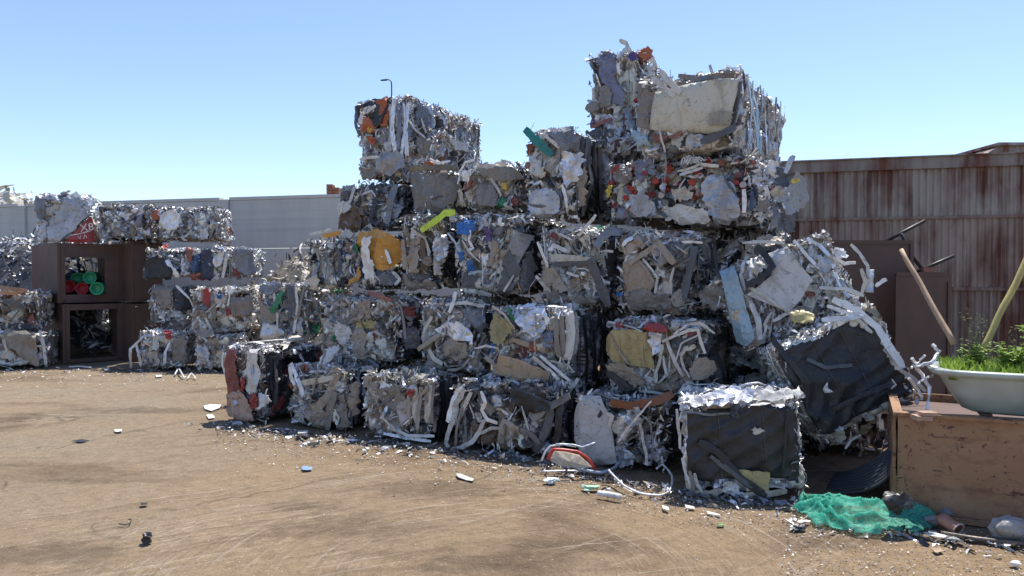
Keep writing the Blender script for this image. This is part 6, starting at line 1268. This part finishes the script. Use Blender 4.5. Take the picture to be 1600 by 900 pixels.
flat_bit('white_scrap', 'white scrap in front of the black faced bale', 'litter', [(1034, 791), (1044, 795), (1046, 799), (1036, 797)], wh, seed=8)
flat_bit('white_scrap', 'pale scrap near the left foot of the black faced bale', 'litter', [(1070, 791), (1084, 793), (1086, 797), (1072, 796)], wh, seed=9)
flat_bit('white_strip', 'thin white strip on the dirt below the black faced bale', 'litter', [(1104, 801), (1124, 805), (1126, 808), (1106, 804)], wh, seed=10)
flat_bit('green_shred', 'small green shred lying on the open dirt at right', 'litter', [(1120, 820), (1132, 820), (1131, 823), (1121, 823)], (.1, .25, .06, 0), seed=11)
crumple('dark_lump', 'dark broken plastic piece left of the green netting', 'litter', gnd(1248, 829), .035, (.05, .055, .065, .1), 8, (1.3, .8, .6), .5)
crumple('black_lump', 'black twisted lump lying in the foreground at lower left', 'litter', gnd(229, 849), .03, (.02, .02, .02, 0), 9, (1.1, .8, 1.1), .6)
ground_tube('wire_curl', 'thin dark wire curl in the foreground near the black lump', 'wire', [(186, 820), (196, 822), (203, 819), (205, 814), (201, 813)], .004, (.04, .035, .03, 0))
flat_bit('dark_sliver', 'dark sliver on the pale dirt at far left', 'litter', [(112, 690), (128, 688), (140, 689), (126, 692)], (.03, .03, .03, 0), seed=12)
flat_bit('white_chip', 'white chip lying alone on the dirt at left', 'litter', [(178, 673), (190, 672), (191, 675), (181, 676)], wh, seed=13)
flat_bit('dark_chip', 'dark chip on the dirt right above the black lump', 'litter', [(219, 788), (230, 787), (231, 790), (221, 791)], (.04, .03, .025, 0), seed=14)
ground_tube('white_curl', 'curled white strap on the ground before the left stack', 'strap', [(273, 588), (279, 584), (284, 589), (288, 593)], .012, wh, [.02, .09, .06, .02])
ground_tube('white_curl', 'second curled white strap a little right of the first one', 'strap', [(293, 594), (299, 590), (306, 594)], .012, wh, [.02, .07, .02])
ground_tube('pale_stick', 'pale rod lying before the steel boxes', 'rod', [(108, 575), (125, 574), (142, 576)], .014, wh)
flat_bit('white_scrap', 'white scrap by the foot of the steel boxes', 'litter', [(160, 575), (170, 575), (172, 579), (163, 579)], wh, seed=16)
flat_bit('white_scrap', 'small white scrap lying before the left stack ground bales', 'litter', [(243, 587), (252, 586), (253, 589), (244, 590)], wh, seed=17)
ground_tube('rusty_pipe', 'thin dark pipe lying along the foot of the skip at right', 'pipe', [(1470, 838), (1520, 846), (1570, 852), (1640, 860)], .016, (.12, .09, .07, .1))
flat_bit('white_rag', 'long torn white strip trailing from the green netting', 'rag', [(1442, 836), (1462, 839), (1490, 843), (1516, 856), (1500, 852), (1480, 847), (1448, 842)], (.66, .65, .6, 0), seed=18, curl=.03)
flat_bit('tan_chip', 'flat tan chip on the dirt below the netting', 'litter', [(1455, 859), (1468, 858), (1475, 863), (1462, 865)], (.4, .3, .2, 0), seed=19)
crumple('white_lump', 'small white crumpled bit at the lower right edge', 'litter', gnd(1586, 884), .022, wh, 21, (1.2, 1, .6), .5)
# red framed scrap lying in front of the dark bottom bales
rf = empty('red_framed_scrap', gnd(905, 733)); tag(rf, 'crushed cream panel with a red frame lying before the leaning pale sheet', 'scrap panel')
def rfp(px, py, D): return at(px, py, D) - rf.location
def thick(name, pts, D, col, th=.03, lean=0):
    v = [rfp(x, y, D + lean * (730 - y)) for x, y in pts]; n = len(v); c = sum(v, Vector()) / n - Vector((0, .02, 0)); V = [c] + v + [p + Vector((0, th, 0)) for p in v]
    f = [(0, 1 + (k + 1) % n, 1 + k)[::-1] for k in range(n)] + [(1 + k, 1 + n + k, 1 + n + (k + 1) % n, 1 + (k + 1) % n) for k in range(n)] + [tuple(range(n + 1, 2 * n + 1))]
    pyobj(name, V, f, M_PIECE, rf, col)
thick('cream_panel', [(858, 716), (868, 705), (884, 707), (905, 712), (925, 730), (905, 732), (880, 728), (862, 722)], 6.12, (.45, .4, .32, 0), .03, .002)
for pts in ([(856, 718), (864, 702), (880, 703), (903, 706), (918, 716), (930, 732)],):
    D_ = [rfp(x, y, 6.08) for x, y in pts]; E_ = []
    for i in range(len(D_) - 1): E_ += [D_[i].lerp(D_[i + 1], k / 3) for k in range(3)]
    MB().tube(E_ + [D_[-1]], .015, 6).obj('red_frame', M_PIECE, rf, (.5, .05, .035, 0), True)
for pts, c_ in (([(846, 720), (852, 706), (860, 697), (880, 694), (900, 698)], (.7, .68, .62, .2)), ([(868, 694), (895, 695), (910, 699), (930, 692)], (.5, .56, .68, .4))):
    D_ = [rfp(x, y, 6.05) for x, y in pts]; E_ = []
    for i in range(len(D_) - 1): E_ += [D_[i].lerp(D_[i + 1], k / 3) for k in range(3)]
    MB().tube(E_ + [D_[-1]], .009, 6).obj('bent_trim', M_PIECE, rf, c_, True)

# crumbs and chips along the foot of the stacks
def scatter():
    rng = np.random.default_rng(91); V = []; F_ = []; T = []
    def put(x, y, s_, c):
        k = len(V); a = rng.uniform(0, 6.28); e = rng.uniform(.3, 1)
        for q in range(4):
            b_ = a + q * 1.57 + rng.normal(0, .25); V.append((x + s_ * math.cos(b_) * (1 if q % 2 else e), y + s_ * math.sin(b_) * (1 if q % 2 else e), .0))
        V.append((x, y, s_ * rng.uniform(.25, .8)))
        for q in range(4): F_.append((k + q, k + (q + 1) % 4, k + 4)); T.append(c)
    P = 'wwCtTADgNNW'
    for i in range(8000):
        m = rng.random()
        if m < .42:      # foot of the stack
            px = rng.uniform(330, 1290); base = np.interp(px, [330, 450, 690, 850, 1050, 1290], [664, 676, 702, 722, 770, 800]) + abs(rng.normal()) * 26 - 6
        elif m < .55: px = rng.uniform(1220, 1600); base = rng.uniform(800, 900)
        elif m < .6: px = rng.uniform(0, 345); base = 578 + abs(rng.normal()) * 14
        else: px = rng.uniform(0, 1600); base = rng.uniform(590, 900)
        g = gnd(px, base); put(g.x, g.y, rng.uniform(.003, .012) * (1 if m < .6 else .6) * (g.y / 6) ** .7, pcol(P[rng.integers(len(P))], rng) if m < .6 else pcol('tTCN'[rng.integers(4)], rng))
    me = bpy.data.meshes.new('grit'); me.from_pydata(V, [], F_); a_ = me.attributes.new('tint', 'FLOAT_COLOR', 'FACE'); a_.data.foreach_set('color', np.array(T, dtype=np.float32).ravel())
    tag(link('grit', me, M_SCRAP), 'scattered crumbs and chips of scrap on the dirt', 'debris', kind='stuff')
    # larger shreds lying at the foot of the stacks
    class G_: pass
    g = G_(); g.key = 'heap'; g.U, g.V, g.N = Vector((1, 0, 0)), Vector((0, 1, 0)), Vector((0, 0, 1)); g.h = lambda a, b, r=0: 0; cur = {}
    g.a0, g.a1, g.b0, g.b1 = 0, 1, 0, 1
    def P2(a, b, h):
        px = 335 + 955 * a if b < .75 else (a * 340 if b < .86 else 1230 + a * 380)
        py = (np.interp(px, [330, 450, 690, 850, 1050, 1290], [660, 672, 698, 716, 762, 785]) + abs(rng.normal()) * 11) if b < .75 else (574 + abs(rng.normal()) * 8 if b < .86 else np.interp(px, [1230, 1400, 1610], [810, 825, 850]) + abs(rng.normal()) * 10)
        q = gnd(float(px), float(py)); q.z = .008 + max(0, h); return q
    g.P = P2
    tag(link('ground_shreds', loose_scrap([g], rng, 'wLADgKTWSt', 800, .035, .16, 0, .5), M_SCRAP), 'torn metal shreds lying along the foot of the stacks', 'debris', kind='stuff')
scatter()

# street lamp far behind the left peak
p = at(612, 150, 42); lp_ = empty('street_lamp', (p.x, 42, 0)); tag(lp_, 'slim street lamp with a hooked head far behind the left peak', 'street lamp')
MB().tube([(0, 0, 0), (0, 0, at(612, 134, 42).z)], .045, 8, .035).obj('pole', M_ROD, lp_)
zt = at(612, 134, 42).z; MB().tube([(0, 0, zt), (-.03, 0, zt + .25), (-.15, 0, zt + .34), (-.3, 0, zt + .34)], .035, 6).obj('arm', M_ROD, lp_)
MB().tube([(-.28, 0, zt + .33), (-.62, 0, zt + .3)], .06, 8, .04).obj('lamp_head', M_ROD, lp_)
